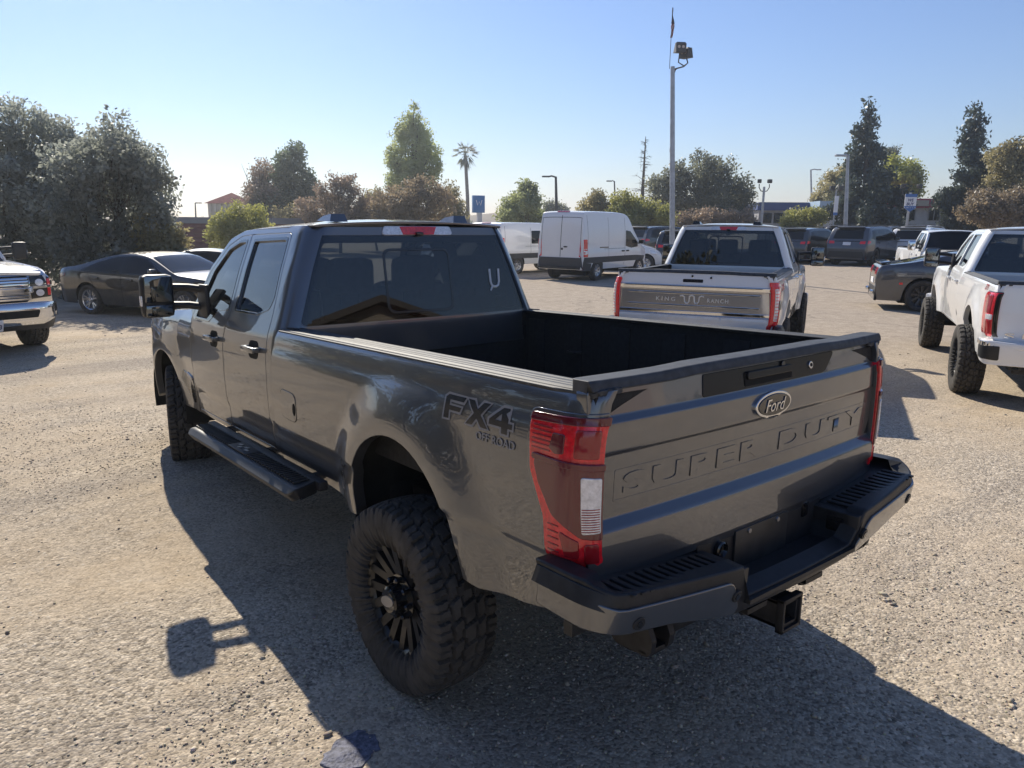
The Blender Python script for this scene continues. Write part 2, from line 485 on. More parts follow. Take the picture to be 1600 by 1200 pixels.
def rim_mb(rr, w, spokes=8, pair=True, dish=.03, hub=.10, width=.032):
    m = MB()
    f = .34 * w
    m.lathe([(-.40 * w, rr - .012), (-.3 * w, rr - .03), (.28 * w, rr - .034), (f, rr - .02), (f + .012, rr + .002), (f + .006, rr + .012), (.33 * w, rr - .006)], axis='X', n=40)
    m.lathe([(-.1 * w, .001), (-.1 * w, rr - .03)], axis='X', n=32)
    def spoke(a0, a1, wd0, wd1):
        r0, r1 = hub * .75, rr - .022
        x0, x1 = f - dish - .012, f - .004
        dirs = []
        for (r_, a, x, wd) in ((r0, a0, x0, wd0), (r1, a1, x1, wd1)):
            ca, sa = math.cos(a), math.sin(a)
            for dx, q in ((0, -1), (0, 1), (-.035, 1), (-.035, -1)):
                ww = wd * (1 if dx == 0 else 1.3)
                dirs.append((x + dx, r_ * ca - q * ww * sa, r_ * sa + q * ww * ca))
        m.add(dirs, [[0, 1, 5, 4], [1, 2, 6, 5], [2, 3, 7, 6], [3, 0, 4, 7], [0, 3, 2, 1], [4, 5, 6, 7]])
    for k in range(spokes):
        a = 2 * math.pi * k / spokes
        if pair:
            spoke(a - .07, a - .20, width * .4, width * .38); spoke(a + .07, a + .20, width * .4, width * .38)
        else:
            spoke(a, a + .04, width * .6, width * .45)
    return m

WCACHE = {}
def wheel_data(key, R, w, rr, tread, nth, spokes, pair, hub, rimmat, cap, dish=.03, lugs=8, width=.032):
    if key in WCACHE: return WCACHE[key]
    xf = XF[0]; XF[0] = None
    V, F = tyre_mesh(R, w, rr, tread, nth); tme = mesh_np('tyre', V, F, smooth=True, sharp=38); tme.materials.append(RUBBER)
    m = rim_mb(rr, w, spokes, pair, dish, hub, width); rme = mesh_np('rim', np.array(m.v), m.f, sharp=35); rme.materials.append(rimmat)
    hb = MB(); f = .34 * w
    e = .045 if cap else 0.0
    hb.lathe([(f - dish - .04, hub * .95), (f - dish, hub * .92), (f - dish + .008, hub * .62), (f - dish + .012 + e, hub * .58), (f - dish + .02 + e, hub * .48), (f - dish + .02 + e, .0005)], axis='X', n=28)
    for k in range(lugs):
        a = 2 * math.pi * (k + .5) / lugs; rr_ = hub * .78
        hb.lathe([(f - dish - .01, .013), (f - dish + .028, .013), (f - dish + .034, .008), (f - dish + .034, .0005)], c=(0, rr_ * math.cos(a), rr_ * math.sin(a)), axis='X', n=8)
    hme = mesh_np('hub', np.array(hb.v), hb.f, sharp=35); hme.materials.append(GLOSSB if rimmat is RIMB else rimmat)
    bme = None
    if cap:
        b = MB(); x0 = f - dish + .02 + e
        b.prism(arc(0, 0, .052, .024, 0, 352, 22), lambda p, q: (x0 - .004, p, q), lambda p, q: (x0 + .004, p, q))
        bme = mesh_np('badge', np.array(b.v), b.f, sharp=30); bme.materials.append(SATIN)
    XF[0] = xf
    WCACHE[key] = (tme, rme, hme, bme); return WCACHE[key]
def add_wheel(parent, key, x, y, R, w, rr, tread=False, nth=56, spokes=5, pair=True, hub=.075, rimmat=None, cap=False, steer=0.0, dish=.03, lugs=5, width=.045, spin=0.0):
    """x, y of the wheel's middle; the outside is away from x = 0"""
    d = wheel_data(key, R, w, rr, tread, nth, spokes, pair, hub, rimmat or RIMS, cap, dish, lugs, width)
    wv = bpy.data.objects.new('wheel', None); COL.objects.link(wv); wv.empty_display_size = .1
    wv.parent = parent; wv.location = (x, y, R - .008)
    wv.rotation_euler = (0, 0, (math.pi if x < 0 else 0) + steer)
    if spin: wv.rotation_euler = (spin, 0, (math.pi if x < 0 else 0) + steer)
    for nm, me in zip(('tyre', 'rim', 'hub', 'badge'), d):
        if me is not None: link(nm, me, None, wv)
    return wv
# ------------------------------------------------------------------ pickup trucks
WB = 3.867
def bowtie(s=1.0):
    q = [(-1, -.28), (-.42, -.28), (-.36, -.5), (.24, -.5), (.30, -.22), (1, -.22), (.86, .22), (.36, .28), (.36, .5), (-.24, .5), (-.30, .22), (-.86, .22)]
    q = [(-1, -.24), (-.36, -.24), (-.36, -.5), (.36, -.5), (.36, -.24), (1, -.24), (.88, .24), (.36, .24), (.36, .5), (-.36, .5), (-.36, .24), (-.88, .24)]
    return [(a * s, b * s) for a, b in q]

def pickup(name, label, pos, rz, st, PAINT, group=None, scale=1.0):
    rk = st.get('rake', .015); style = st['style']; hi = st.get('hi', False)
    G = .05 if hi else .09
    FA = st.get('fa', WB); dF = FA - WB + st.get('dn', 0.0)
    t = thing(name, label, 'pickup truck', pos, rz, group, scale)
    def xv(V, N):
        V = np.array(V, float); V[:, 2] += rk * (WB - V[:, 1]) + st.get('lift', 0.0)
        if N is not None:
            N = np.array(N, float); N[:, 1] += rk * N[:, 2]; N /= np.linalg.norm(N, axis=1, keepdims=True) + 1e-12
        return V, N
    XF[0] = xv
    FL = st.get('flare', .055)
    # ---- body surfaces: x of the side as a function of height
    bedX = curve([(.44, .882), (.55, .896), (.66, .912), (.735, .918), (.757, .936), (.90, .944), (1.02, .944), (1.12, .939), (1.165, .932), (1.19, .922), (1.235, .914), (1.262, .905), (1.28, .893), (1.30, .872)], sm=9)
    cabX = curve([(.44, .872), (.58, .895), (.70, .905), (.742, .906), (.768, .923), (.93, .930), (1.10, .928), (1.17, .922), (1.25, .908), (1.33, .877), (1.60, .782), (1.80, .700), (1.845, .672), (1.90, .62)], sm=9)
    def fl(y, z, cy, cz):
        r = np.hypot(y - cy, z - cz); q = np.clip((.68 - r) / .24, 0, 1); return FL * q * q * (3 - 2 * q)
    def bed(sd):
        def f(u, z):
            a = np.clip((-.93 - u) / .15, 0, 1.25) * (math.pi / 2) * .82
            ins = .075 * (1 - np.cos(a)) * 1.0
            y = np.where(u < -.93, -.93 - .118 * np.sin(np.minimum(a, 1.57)), u)
            x = bedX(z) + fl(u, z, .02, .55) - ins - .010 * np.clip((1.4 - u) - 1.7, 0, 1)
            return np.stack([sd * x, y, z], -1)
        return f
    ybk = lambda z: 1.30 + .17 * np.maximum(z - 1.29, 0)
    RC = .13
    def cab(sd):
        def f(u, z):
            yb = ybk(z); d = yb + RC - u; a = np.clip(d / RC, 0, 1.5)
            x = cabX(z) - RC * (1 - np.cos(a)); y = np.where(d > 0, yb + RC - RC * np.sin(a), u)
            x = x - .012 * np.clip((u - 2.3) / .7, 0, 1) ** 2
            return np.stack([sd * x, y, z], -1)
        return f
    fenX = curve([(.44, .875), (.60, .893), (.75, .905), (.95, .922), (1.12, .918), (1.20, .900), (1.26, .865), (1.30, .82)], sm=9)
    def fen(sd):
        def f(u, z):
            q = np.clip((u - 4.35 - dF) / .5, 0, 1.2)
            x = fenX(z) + fl(u, z, FA, .52) * st.get('ffl', 1.05) - st.get('fin', 0.0) * np.clip((u - 2.95) / .4, 0, 1) - .16 * q ** 2.2
            return np.stack([sd * x, u, z], -1)
        return f
    # ---- bedsides with the wheel arch cut out
    archr = arc(.02, .55, .42, .42, 172, 8, 22)
    ol = [(1.392, .545), (1.392, 1.282), (-1.115, 1.287), (-1.115, .70), (-.945, .70), (-.93, .535), (-.72, .492), (-.50, .474), (-.425, .49)] + archr + [(.437, .505), (.50, .498), (.62, .530), (.80, .545)]
    for sd in (-1, 1):
        panel('bedside', ol, bed(sd), PAINT, t, s=sd, grid=G * .8, t=.05, r=.005)
        # wheel well
        m = MB(); n = 18
        A = arc(.02, .56, .455, .455, 196, -16, n); V = [(sd * .93, a, b) for a, b in A] + [(sd * .45, a, b) for a, b in A]
        m.add(V, [[i, i + 1, i + n + 2, i + n + 1] for i in range(n)]); m.add([(sd * .452, a, b) for a, b in A], [list(range(n + 1))])
        m.build('wheel_well', UNDER, t)
        A = arc(FA, .54, .465, .465, 196, -16, n); m = MB(); V = [(sd * .90, a, b) for a, b in A] + [(sd * .42, a, b) for a, b in A]
        m.add(V, [[i, i + 1, i + n + 2, i + n + 1] for i in range(n)]); m.build('wheel_well', UNDER, t)
    # ---- bed: liner, rails
    m = MB()
    for sd in (-1, 1):
        m.box((sd * .825, .18, 1.04), (.05, 2.36, .49)); m.box((sd * .72, .02, .86), (.20, .85, .14), ch=.05)
        for yy in (-.75, -.35, .05, .45, .85, 1.2):
            m.box((sd * .797, yy, 1.03), (.012, .16, .42), ch=.005)
    m.box((0, .17, .80), (1.68, 2.40, .03)); m.box((0, 1.345, 1.03), (1.66, .05, .52), ch=.01)
    for k in range(13): m.box((-.66 + .11 * k, .17, .818), (.05, 2.3, .012), ch=.003)
    m.build('bed_liner', LINER, t)
    for sd in (-1, 1):
        def rail(x, y, sd=sd):
            q = (x - .78) / .105
            z = 1.294 + .004 * np.clip(np.sin(q * 22), -.3, .3) - .055 * np.clip(q - .86, 0, 1) ** 1.2
            ins = .07 * (1 - np.cos(np.clip((-.93 - y) / .15, 0, 1) * 1.25))
            return np.stack([sd * (x - ins * .8), y, z], -1)
        panel('bed_rail_cap', rpoly([(.780, -1.035, .02), (.893, -1.035, .03), (.893, 1.385, .01), (.780, 1.385, .01)]), rail, RAILCAP, t, s=sd, grid=.15, gu=.004 if hi else .03, t=.014, r=.004)
    if hi:
        for sd in (-1, 1):
            for yy in (-.62, .82):
                mm = MB(); mm.tube([(sd * .795, yy - .05, 1.06), (sd * .75, yy - .03, 1.06), (sd * .75, yy + .03, 1.06), (sd * .795, yy + .05, 1.06)], .009, 6); mm.build('tie_down', STEEL, t)
    # ---- tailgate
    kz = st.get('tg', [(.66, -1.078), (.70, -1.086), (.838, -1.082), (.872, -1.050), (1.080, -1.056), (1.094, -1.070), (1.188, -1.069), (1.206, -1.050), (1.30, -1.034)])
    tgy = curve(kz, 700, 5)
    ky = curve([(.64, -1.075), (1.31, -1.04)], 60, 3)
    def tail(x, z):
        e = np.clip((np.abs(x) - .865) / .03, 0, 1); e = e * e * (3 - 2 * e)
        y = tgy(z) * (1 - e) + ky(z) * e + .030 * (np.abs(x) / .9) ** 2.2
        return np.stack([x, y, z], -1)
    TGW = .892
    tg = rpoly([(-TGW, .672, .012), (TGW, .672, .012), (TGW - .004, 1.288, .012), (-TGW + .004, 1.288, .012)])
    tgo = panel('tailgate', tg, tail, PAINT, t, s=1, grid=.0095 if hi else .02, gu=.09, t=.04, r=.005)
    m = MB(); m.box((0, -1.0, .98), (1.74, .05, .58)); m.build('tailgate_liner', LINER, t)
    def tcap(x, y):
        z = 1.322 + .006 * (1 - np.clip((np.abs(x) - .45) / .06, 0, 1)) - .03 * np.clip((-1.042 - y) / .014, 0, 1) ** 2
        return np.stack([x, y + .030 * (np.abs(x) / .9) ** 2.2, z], -1)
    panel('tailgate_cap', rpoly([(-.889, -1.056, .006), (.889, -1.056, .006), (.889, -.965, .02), (-.889, -.965, .02)]), tcap, RAILCAP, t, s=1, grid=.006 if hi else .02, gu=.12, t=.035, r=.003)
    # ---- cab side
    BELTR, top = 1.345, 1.80
    rdoor = [(1.512, .60), (2.230, .60), (2.230, 1.16), (2.187, 1.34), (2.220, 1.806), (1.60, 1.806, .05), (1.525, 1.36), (1.512, 1.25)]
    fdoor = [(2.246, .60), (2.952, .60), (2.962, 1.24, .01), (2.905, 1.40), (2.815, 1.568), (2.60, 1.742, .12), (2.40, 1.800, .2), (2.235, 1.806), (2.203, 1.34), (2.246, 1.16)]
    uni = rpoly([(1.268, .565), (2.965, .565), (2.972, 1.27, .02), (3.03, 1.30), (2.93, 1.44), (2.84, 1.60), (2.62, 1.785, .12), (2.40, 1.838, .2), (1.40, 1.848), (1.362, 1.835, .02), (1.272, 1.29), (1.268, 1.2)])
    rwin = rpoly([(1.745, 1.352, .02), (2.115, 1.352, .02), (2.145, 1.768, .02), (1.638, 1.772, .03), (1.575, 1.45, .05), (1.60, 1.39, .05)])
    fwin = rpoly([(2.255, 1.352, .01), (2.42, 1.338, .05), (2.56, 1.262, .06), (2.868, 1.262, .02), (2.832, 1.40, .1), (2.74, 1.575, .1), (2.565, 1.72, .12), (2.40, 1.763, .1), (2.287, 1.766, .02)])
    grow = lambda P, k: [(np.mean([a for a, b in P]) + (x - np.mean([a for a, b in P])) * (1 + k), np.mean([b for a, b in P]) + (y - np.mean([b for a, b in P])) * (1 + k * 1.05)) for x, y in P]
    for sd in (-1, 1):
        F = cab(sd)
        panel('cab_side', uni, F, PAINT, t, s=sd, holes=[rpoly([(1.503, .591), (2.2375, .591), (2.2375, 1.16), (2.195, 1.34), (2.2268, 1.813), (1.594, 1.813, .05), (1.516, 1.36), (1.503, 1.25)]),
              rpoly([(2.2385, .591), (2.960, .591), (2.970, 1.24, .01), (2.913, 1.404), (2.821, 1.574), (2.604, 1.749, .12), (2.402, 1.807, .2), (2.2278, 1.813), (2.1958, 1.34), (2.2385, 1.16)])], grid=G, t=.05, r=.003)
        for dn, ol, wn_, hy in (('rear', rdoor, rwin, 1.70), ('front', fdoor, fwin, 2.42)):
            d = panel('door', rpoly(ol), F, PAINT, t, s=sd, holes=[wn_], grid=G * .8, t=.06, r=.004)
            panel('window_trim', grow(wn_, .055), F, GLOSSB, d, s=sd, holes=[grow(wn_, -.005)], grid=.06, t=.012, r=.002, off=.002)
            panel('window', grow(wn_, .01), F, st.get('sglass', DTINT), d, s=sd, grid=.15, t=0, off=-.012)
            m = MB(); z0 = 1.155
            nz = F(np.array([hy]), np.array([z0]))[0]
            m.box((nz[0] + sd * .034, hy, z0), (.022, .20, .034), ch=.010); m.box((nz[0] + sd * .016, hy + .085, z0), (.036, .03, .03), ch=.006); m.box((nz[0] + sd * .016, hy - .085, z0), (.036, .03, .03), ch=.006)
            m.build('door_handle', st.get('handle', PAINT), d)
            panel('handle_cup', rpoly([(hy - .075, z0 - .055, .04), (hy + .075, z0 - .055, .04), (hy + .075, z0 + .045, .04), (hy - .075, z0 + .045, .04)]), F, GAPM if PAINT is HERO else PAINT, d, s=sd, grid=.05, t=.004, r=.003, off=.0015) if hi else None
        # inner trim that closes the gaps and dark sills
    m = MB()
    for sd in (-1, 1):
        m.box((sd * .845, 2.10, .95), (.03, 1.70, .70))
    m.box((0, 2.1, .60), (1.72, 1.75, .05)); m.box((0, 1.36, .92), (1.60, .03, .70)); m.build('cab_floor', INTER, t)
    # ---- back wall of the cab and its window
    def back(x, z):
        Wd = cabX(z); ax = np.abs(x); d = np.clip((ax - (Wd - RC)) / RC, 0, .999)
        y = ybk(z) + RC * (1 - np.sqrt(1 - d * d)) + .02 * (ax / .8) ** 2
        return np.stack([x, y, z], -1)
    bwin = rpoly([(-.800, 1.300, .03), (.800, 1.300, .03), (.628, 1.790, .03), (-.628, 1.790, .03)])
    bo = rpoly([(-.835, 1.10), (.835, 1.10), (.822, 1.292), (.632, 1.836), (-.632, 1.836), (-.822, 1.292)])
    panel('cab_back', bo, back, PAINT, t, s=1, holes=[[(x * .993, z + .002) for x, z in bwin]], grid=.06, t=.04, r=.003)
    panel('rear_window_frit', bwin, back, GLOSSB, t, s=1, holes=[rpoly([(-.765, 1.325, .04), (.765, 1.325, .04), (.61, 1.755, .04), (-.61, 1.755, .04)])], grid=.06, t=.004, off=-.016)
    rw = panel('rear_window', [(x * .997, z) for x, z in bwin], back, st.get('bglass', TINT), t, s=1, grid=.025 if hi else .06, t=0, off=0.0)
    px0, px1 = (-.24, .20) if style != 'silverado' else (-.24, .24)
    panel('sliding_pane_seal', rpoly([(px0 - .012, 1.335, .05), (px1 + .012, 1.335, .05), (px1 + .012, 1.712, .05), (px0 - .012, 1.712, .05)]), back, GLOSSB, rw, s=1,
          holes=[rpoly([(px0, 1.347, .045), (px1, 1.347, .045), (px1, 1.700, .045), (px0, 1.700, .045)])], grid=.06, t=.004, r=.002, off=.003)
    # ---- roof
    zedge = curve([(1.3, 1.842), (1.5, 1.846), (2.25, 1.842), (2.45, 1.826), (2.62, 1.788), (2.75, 1.74)], 200, 15)
    def roof(x, y):
        ax = np.abs(x) / .69
        z = zedge(y) + .048 * (1 - np.clip(ax, 0, 1.05) ** 2.6) * np.clip((y - 1.2) / .5, .55, 1)
        return np.stack([x, y + .16 * np.clip((y - 2.2) / .4, 0, 1) * (1 - ax ** 2), z], -1)
    panel('roof', rpoly([(-.650, 1.402, .04), (.650, 1.402, .04), (.672, 1.7), (.672, 2.40), (.655, 2.585, .04), (-.655, 2.585, .04), (-.672, 2.40), (-.672, 1.7)]), roof, PAINT, t, s=1, grid=.07, t=.008, r=.004)
    # third brake lamp in the header, roof pods
    lamp = panel('brake_lamp', rpoly([(-.245, 1.793, .015), (.245, 1.793, .015), (.225, 1.838, .012), (-.225, 1.838, .012)]), back, CLEARL, t, s=1, grid=.05, t=.01, off=.010)
    panel('red_lens', [(-.105, 1.795), (.105, 1.795), (.125, 1.836), (-.125, 1.836)], back, REDL, lamp, s=1, grid=.05, t=.004, off=.0135)
    m = MB(); m.box((0, 1.372, 1.797), (.05, .03, .025), ch=.008); m.build('reversing_camera', GLOSSB, lamp)
    if st.get('pods', True):
        for sx in (-.47, .37):
            m = MB(); m.add([(sx - .055, 1.47, 1.868), (sx + .055, 1.47, 1.868), (sx + .06, 1.64, 1.878), (sx - .06, 1.64, 1.878), (sx - .042, 1.485, 1.912), (sx + .042, 1.485, 1.912), (sx + .035, 1.60, 1.905), (sx - .035, 1.60, 1.905)],
                            [[0, 1, 5, 4], [1, 2, 6, 5], [2, 3, 7, 6], [3, 0, 4, 7], [4, 5, 6, 7]]); m.build('roof_pod', st.get('podmat', PAINT), t)
    # ---- windscreen, hood, fenders, front
    def wsc(xn, s_):
        w = .655 + .165 * s_; return np.stack([xn * w, 2.60 + .43 * s_ + .17 * (1 - xn ** 2), 1.785 - .50 * s_ + .042 * (1 - xn ** 2) * (1 - s_)], -1)
    panel('windscreen', rpoly([(-.985, 0, .06), (.985, 0, .06), (.985, 1.0, .06), (-.985, 1.0, .06)]), wsc, st.get('wglass', CLEARG), t, s=-1, grid=.15, t=0)
    panel('windscreen_frame', rpoly([(-1.02, -.03, .06), (1.02, -.03, .06), (1.02, 1.03, .06), (-1.02, 1.03, .06)]), wsc, GLOSSB, t, s=-1, holes=[rpoly([(-.95, .06, .06), (.95, .06, .06), (.95, .95, .06), (-.95, .95, .06)])], grid=.12, t=.01, off=-.004)
    hdz = curve([(2.9, 1.262), (3.4, 1.262), (4.2, 1.235), (4.6, 1.195), (4.75, 1.15), (4.83, 1.09)], 200, 15)
    def hood(x, y):
        ax = np.abs(x) / .86
        dome = .030 * np.clip((.52 - np.abs(x)) / .10, 0, 1)
        return np.stack([x, y + .06 * (1 - ax ** 2), hdz(y - dF) + .035 * (1 - ax ** 2.2) + dome * np.clip((4.8 + dF - y) / .6, 0, 1)], -1)
    panel('hood', rpoly([(-.80, 3.04, .05), (.80, 3.04, .05), (.80, 4.72 + dF, .10), (-.80, 4.72 + dF, .10)]), hood, PAINT, t, s=1, grid=.08, t=.03, r=.008)
    archf = arc(FA, .52, .43, .43, 6, 174, 22)
    fo = [(2.972, .565), (FA - .445, .565)] + archf[::-1] + [(FA + .43, .50), (4.62 + dF, .62), (4.70 + dF, .80), (4.72 + dF, 1.13), (4.30 + dF, 1.225), (3.3, 1.285), (2.985, 1.288)]
    for sd in (-1, 1):
        ff = panel('fender', fo, fen(sd), PAINT, t, s=sd, grid=G, t=.05, r=.005)
        if hi:
            panel('fender_vent', [(3.02, .80), (3.25, .84), (3.30, .78), (3.06, .62), (3.0, .64)], fen(sd), GLOSSB, ff, s=sd, grid=.06, t=.006, off=.004)
            panel('vent_badge', rpoly([(3.03, .79, .01), (3.16, .81, .01), (3.16, .835, .01), (3.03, .815, .01)]), fen(sd), SATIN, ff, s=sd, grid=.06, t=.004, off=.009)
    # cowl and inner front structure
    m = MB(); m.box((0, 3.08, 1.22), (1.5, .14, .06)); m.box((0, 3.95 + dF, .82), (1.0, 1.6, .50)); m.build('engine_bay', UNDER, t)
    def nose(x, z):
        ax = np.abs(x)
        return np.stack([x, 4.80 + dF - .10 * (ax / .9) ** 2.6 - .12 * np.clip((z - .98) / .3, 0, 1) ** 2, z], -1)
    fk = st.get('fk', 1.0)
    no = panel('front_panel', rpoly([(-.90 * fk, .72), (.90 * fk, .72), (.885 * fk, 1.10, .05), (.80 * fk, 1.20, .05), (-.80 * fk, 1.20, .05), (-.885 * fk, 1.10, .05)]), nose, PAINT if style != 'chevy' else CHROME, t, s=-1, grid=.09, t=.06, r=.01)
    gr = panel('grille', rpoly([(-.56, .76, .04), (.56, .76, .04), (.60, 1.13, .05), (-.60, 1.13, .05)]), nose, GAPM, t, s=-1, grid=.09, t=.02, off=.006)
    bars = [.80, .84, .88, .97, 1.01, 1.05, 1.09] if style == 'chevy' else [.82, .90, .98, 1.06]
    panels('grille_bar', [([(-.57, z - .011), (.57, z - .011), (.58, z + .011), (-.58, z + .011)], nose, dict(s=-1, grid=.12, t=.015, off=.020, r=.004)) for z in bars], CHROME, gr)
    gb = panel('grille_band', rpoly([(-.62, .895, .01), (.62, .895, .01), (.62, .955, .01), (-.62, .955, .01)]), nose, CHROME, gr, s=-1, grid=.12, t=.02, off=.034, r=.008)
    if style == 'chevy':
        panel('bow_tie_emblem', [(a * .155, .925 + b * .135) for a, b in bowtie()], nose, CHROME, gr, s=-1, grid=.05, t=.02, off=.05)
        panel('bow_tie_centre', [(a * .138, .925 + b * .110) for a, b in bowtie()], nose, GLOSSB, gr, s=-1, grid=.05, t=.01, off=.056)
    for sd in (-1, 1):
        q = [(sd * .61, .80), (sd * .885 * fk, .82), (sd * .885 * fk, 1.09), (sd * .80 * fk, 1.13), (sd * .61, 1.12)]
        h = panel('headlight', q, nose, GLOSSB if style == 'chevy' else CLEARL, t, s=-1, grid=.08, t=.03, off=.008)
        for zz in (.88, 1.03):
            panel('projector', arc(sd * .73, zz, .055, .045, 0, 345, 14), nose, CLEARL, h, s=-1, grid=.05, t=.01, off=.016)
        panel('side_marker', [(sd * .845 * fk, .84), (sd * .882 * fk, .84), (sd * .882 * fk, 1.08), (sd * .845 * fk, 1.07)], nose, REDL if style == 'chevy' else AMBER, h, s=-1, grid=.06, t=.01, off=.014)
        if style == 'chevy':
            panel('headlight_bar', [(sd * .60, .945), (sd * .90, .955), (sd * .90, .985), (sd * .60, .975)], nose, CHROME, h, s=-1, grid=.06, t=.015, off=.022)
    def fb(x, z):
        ax = np.abs(x); q = np.clip((ax - .70) / .30, 0, 1)
        return np.stack([x, 4.93 + dF - .04 * (ax / .7) ** 2 - .26 * q ** 1.8 - .08 * np.clip((.52 - z) / .2, 0, 1) - .03 * np.clip((z - .66) / .1, 0, 1) ** 2, z], -1)
    bump = panel('front_bumper', rpoly([(-.985 * fk, .53, .03), (-.70, .44, .05), (.70, .44, .05), (.985 * fk, .53, .03), (.985 * fk, .735, .03), (-.985 * fk, .735, .03)]), fb, st.get('fbump', PAINT), t, s=-1, grid=.06, t=.10, r=.01)
    panel('bumper_intake', rpoly([(-.62, .545, .02), (.62, .545, .02), (.66, .645, .02), (-.66, .645, .02)]), fb, GAPM, bump, s=-1, grid=.09, t=.01, off=.006)
    if style == 'chevy':
        panel('air_dam', rpoly([(-.90, .36, .03), (.90, .36, .03), (.95, .52, .02), (.70, .45), (-.70, .45), (-.95, .52, .02)]), fb, PLASTIC, bump, s=-1, grid=.09, t=.05, off=-.012)
        panel('fog_lamp_pocket', rpoly([(.60, .47, .02), (.80, .47, .02), (.80, .53, .02), (.60, .53, .02)]), fb, GAPM, bump, s=-1, grid=.09, t=.01, off=.006)
        pl = panel('licence_plate', rpoly([(-.155, .385, .01), (.155, .385, .01), (.155, .535, .01), (-.155, .535, .01)]), fb, PAPER, bump, s=-1, grid=.09, t=.01, off=.02)
        text_on('plate_number', '08864Y3', 0, .452, fb, INK, bump, side=-1, flipx=-1, lift=.025, h=.066, w=.275, fat=.012)
        text_on('plate_state', 'California', 0, .512, fb, REDL, bump, side=-1, flipx=-1, lift=.025, h=.026, w=.12, shear=.2)
    # ---- mirrors
    for sd in (-1, 1):
        my, mz = st.get('mirror', (2.80, 1.42)); mx = 1.145
        mi = MB(); mi.box((sd * mx, my + .035, mz), (.205, .11, .285), ch=.04); mo = mi.build('mirror', st.get('mirmat', PLASTIC), t, sharp=60)
        m = MB(); m.box((sd * (mx + .003), my - .023, mz + .045), (.168, .012, .170), ch=.006); m.build('mirror_glass', mat('mirror_glass', (.16, .17, .18), rough=.02, metal=1.0), mo)
        m = MB(); m.box((sd * (mx + .003), my - .023, mz - .095), (.168, .012, .070), ch=.006); m.build('blind_spot_glass', MATS['mirror_glass'], mo)
        m = MB(); m.box((sd * (mx + .098), my + .03, mz - .03), (.02, .05, .07), ch=.008); m.build('marker_lens', CLEARL, mo)
        m = MB()
        for dz, r_ in ((.055, .030), (-.065, .030)):
            m.tube([(sd * .86, my - .02, mz + dz - .02), (sd * .95, my + .01, mz + dz - .005), (sd * (mx - .09), my + .03, mz + dz)], r_ * .85, 8)
        m.box((sd * .872, my - .06, mz - .055), (.03, .19, .25), ch=.012)
        m.build('mirror_arm', PLASTIC, mo)
    # ---- cab inside
    def seat(x, y, z, w):
        q = MB(); q.box((x, y, z), (w, .52, .16), ch=.05); q.box((x, y - .28, z + .36), (w, .16, .66), rx=rad(-10), ch=.06)
        so = q.build('seat', FABRIC, t, sharp=60)
        for hx in ([x] if w < .7 else [x - .42, x, x + .42]):
            h = MB(); h.box((hx, y - .35, z + .76), (.27, .12, .21), ch=.05); h.tube([(hx - .06, y - .34, z + .6), (hx - .06, y - .34, z + .7)], .008, 6); h.tube([(hx + .06, y - .34, z + .6), (hx + .06, y - .34, z + .7)], .008, 6)
            h.build('headrest', FABRIC, so, sharp=60)
    seat(-.40, 2.42, .80, .54); seat(.40, 2.42, .80, .54); seat(0, 1.80, .80, 1.36)
    m = MB(); m.box((0, 2.92, 1.12), (1.5, .34, .22), ch=.06); m.box((0, 2.55, .86), (.26, .9, .3), ch=.05); m.build('dashboard', INTER, t)
    m = MB(); m.lathe([(0, .185), (.012, .195), (.024, .185), (.012, .172), (0, .185)], axis='Y', n=28); m.box((0, .012, 0), (.33, .02, .05)); m.box((0, .012, -.08), (.05, .02, .16))
    m.v = [(x - .40, 2.68 + y * .9 - z * .4, 1.16 + z * .9) for x, y, z in m.v]; m.build('steering_wheel', INTER, t)
    if hi:
        m = MB(); m.tube([(-.62, 1.42, 1.30), (-.615, 1.44, 1.42), (-.62, 1.45, 1.48), (-.68, 1.46, 1.50)], .008, 6); m.build('seat_belt', mat('belt_webbing', (.32, .31, .30), rough=.8), t)
    # ---- underbody
    m = MB(); m.box((0, 1.6, .53), (1.25, 4.6, .10)); m.box((-.42, 1.7, .50), (.10, 5.4, .16)); m.box((.42, 1.7, .50), (.10, 5.4, .16)); m.box((0, .9, .52), (1.5, .9, .18), ch=.05); m.build('frame', UNDER, t)
    XF[0] = None
    R, w = st.get('tyre', (.418, .30)); x0 = st.get('track', .875)
    m = MB(); m.tube([(-x0, 0, R), (x0, 0, R)], .055, 10); m.lathe([(-.16, .02), (-.12, .12), (0, .17), (.12, .12), (.16, .02)], c=(.02, 0, R), axis='X', n=16); m.tube([(-.8, FA, R), (.8, FA, R)], .05, 10)
    for sd in (-1, 1):
        m.box((sd * .55, .0, R + .10), (.08, 1.3, .035)); m.tube([(sd * .50, .2, R), (sd * .44, .32, R + .42)], .035, 8)
    m.build('axle', UNDER, t)
    for (xx, yy, key) in ((-x0, 0, 'r'), (x0, 0, 'r'), (-st.get('ftrack', x0), FA, 'f'), (st.get('ftrack', x0), FA, 'f')):
        add_wheel(t, st.get('wkey', style), xx, yy, R, w, st.get('rim', .235), tread=True, nth=480 if hi else 150, spokes=st.get('spokes', 8), pair=True, hub=.105, rimmat=st.get('rimmat', RIMB), cap=hi, steer=rad(st.get('steer', 0)) if yy > 1 else 0.0, dish=.025, lugs=8, width=.05, spin=.31 if yy == 0 else .1)
    XF[0] = xv
    # =============================================================== style parts
    if style == 'sd20': details_2020(t, PAINT, bed, cab, tail, tgo, G)
    if style == 'sd23': details_2023(t, PAINT, bed, cab, tail, tgo)
    if style == 'silverado': details_silverado(t, PAINT, bed, cab, tail, tgo)
    XF[0] = None
    return t

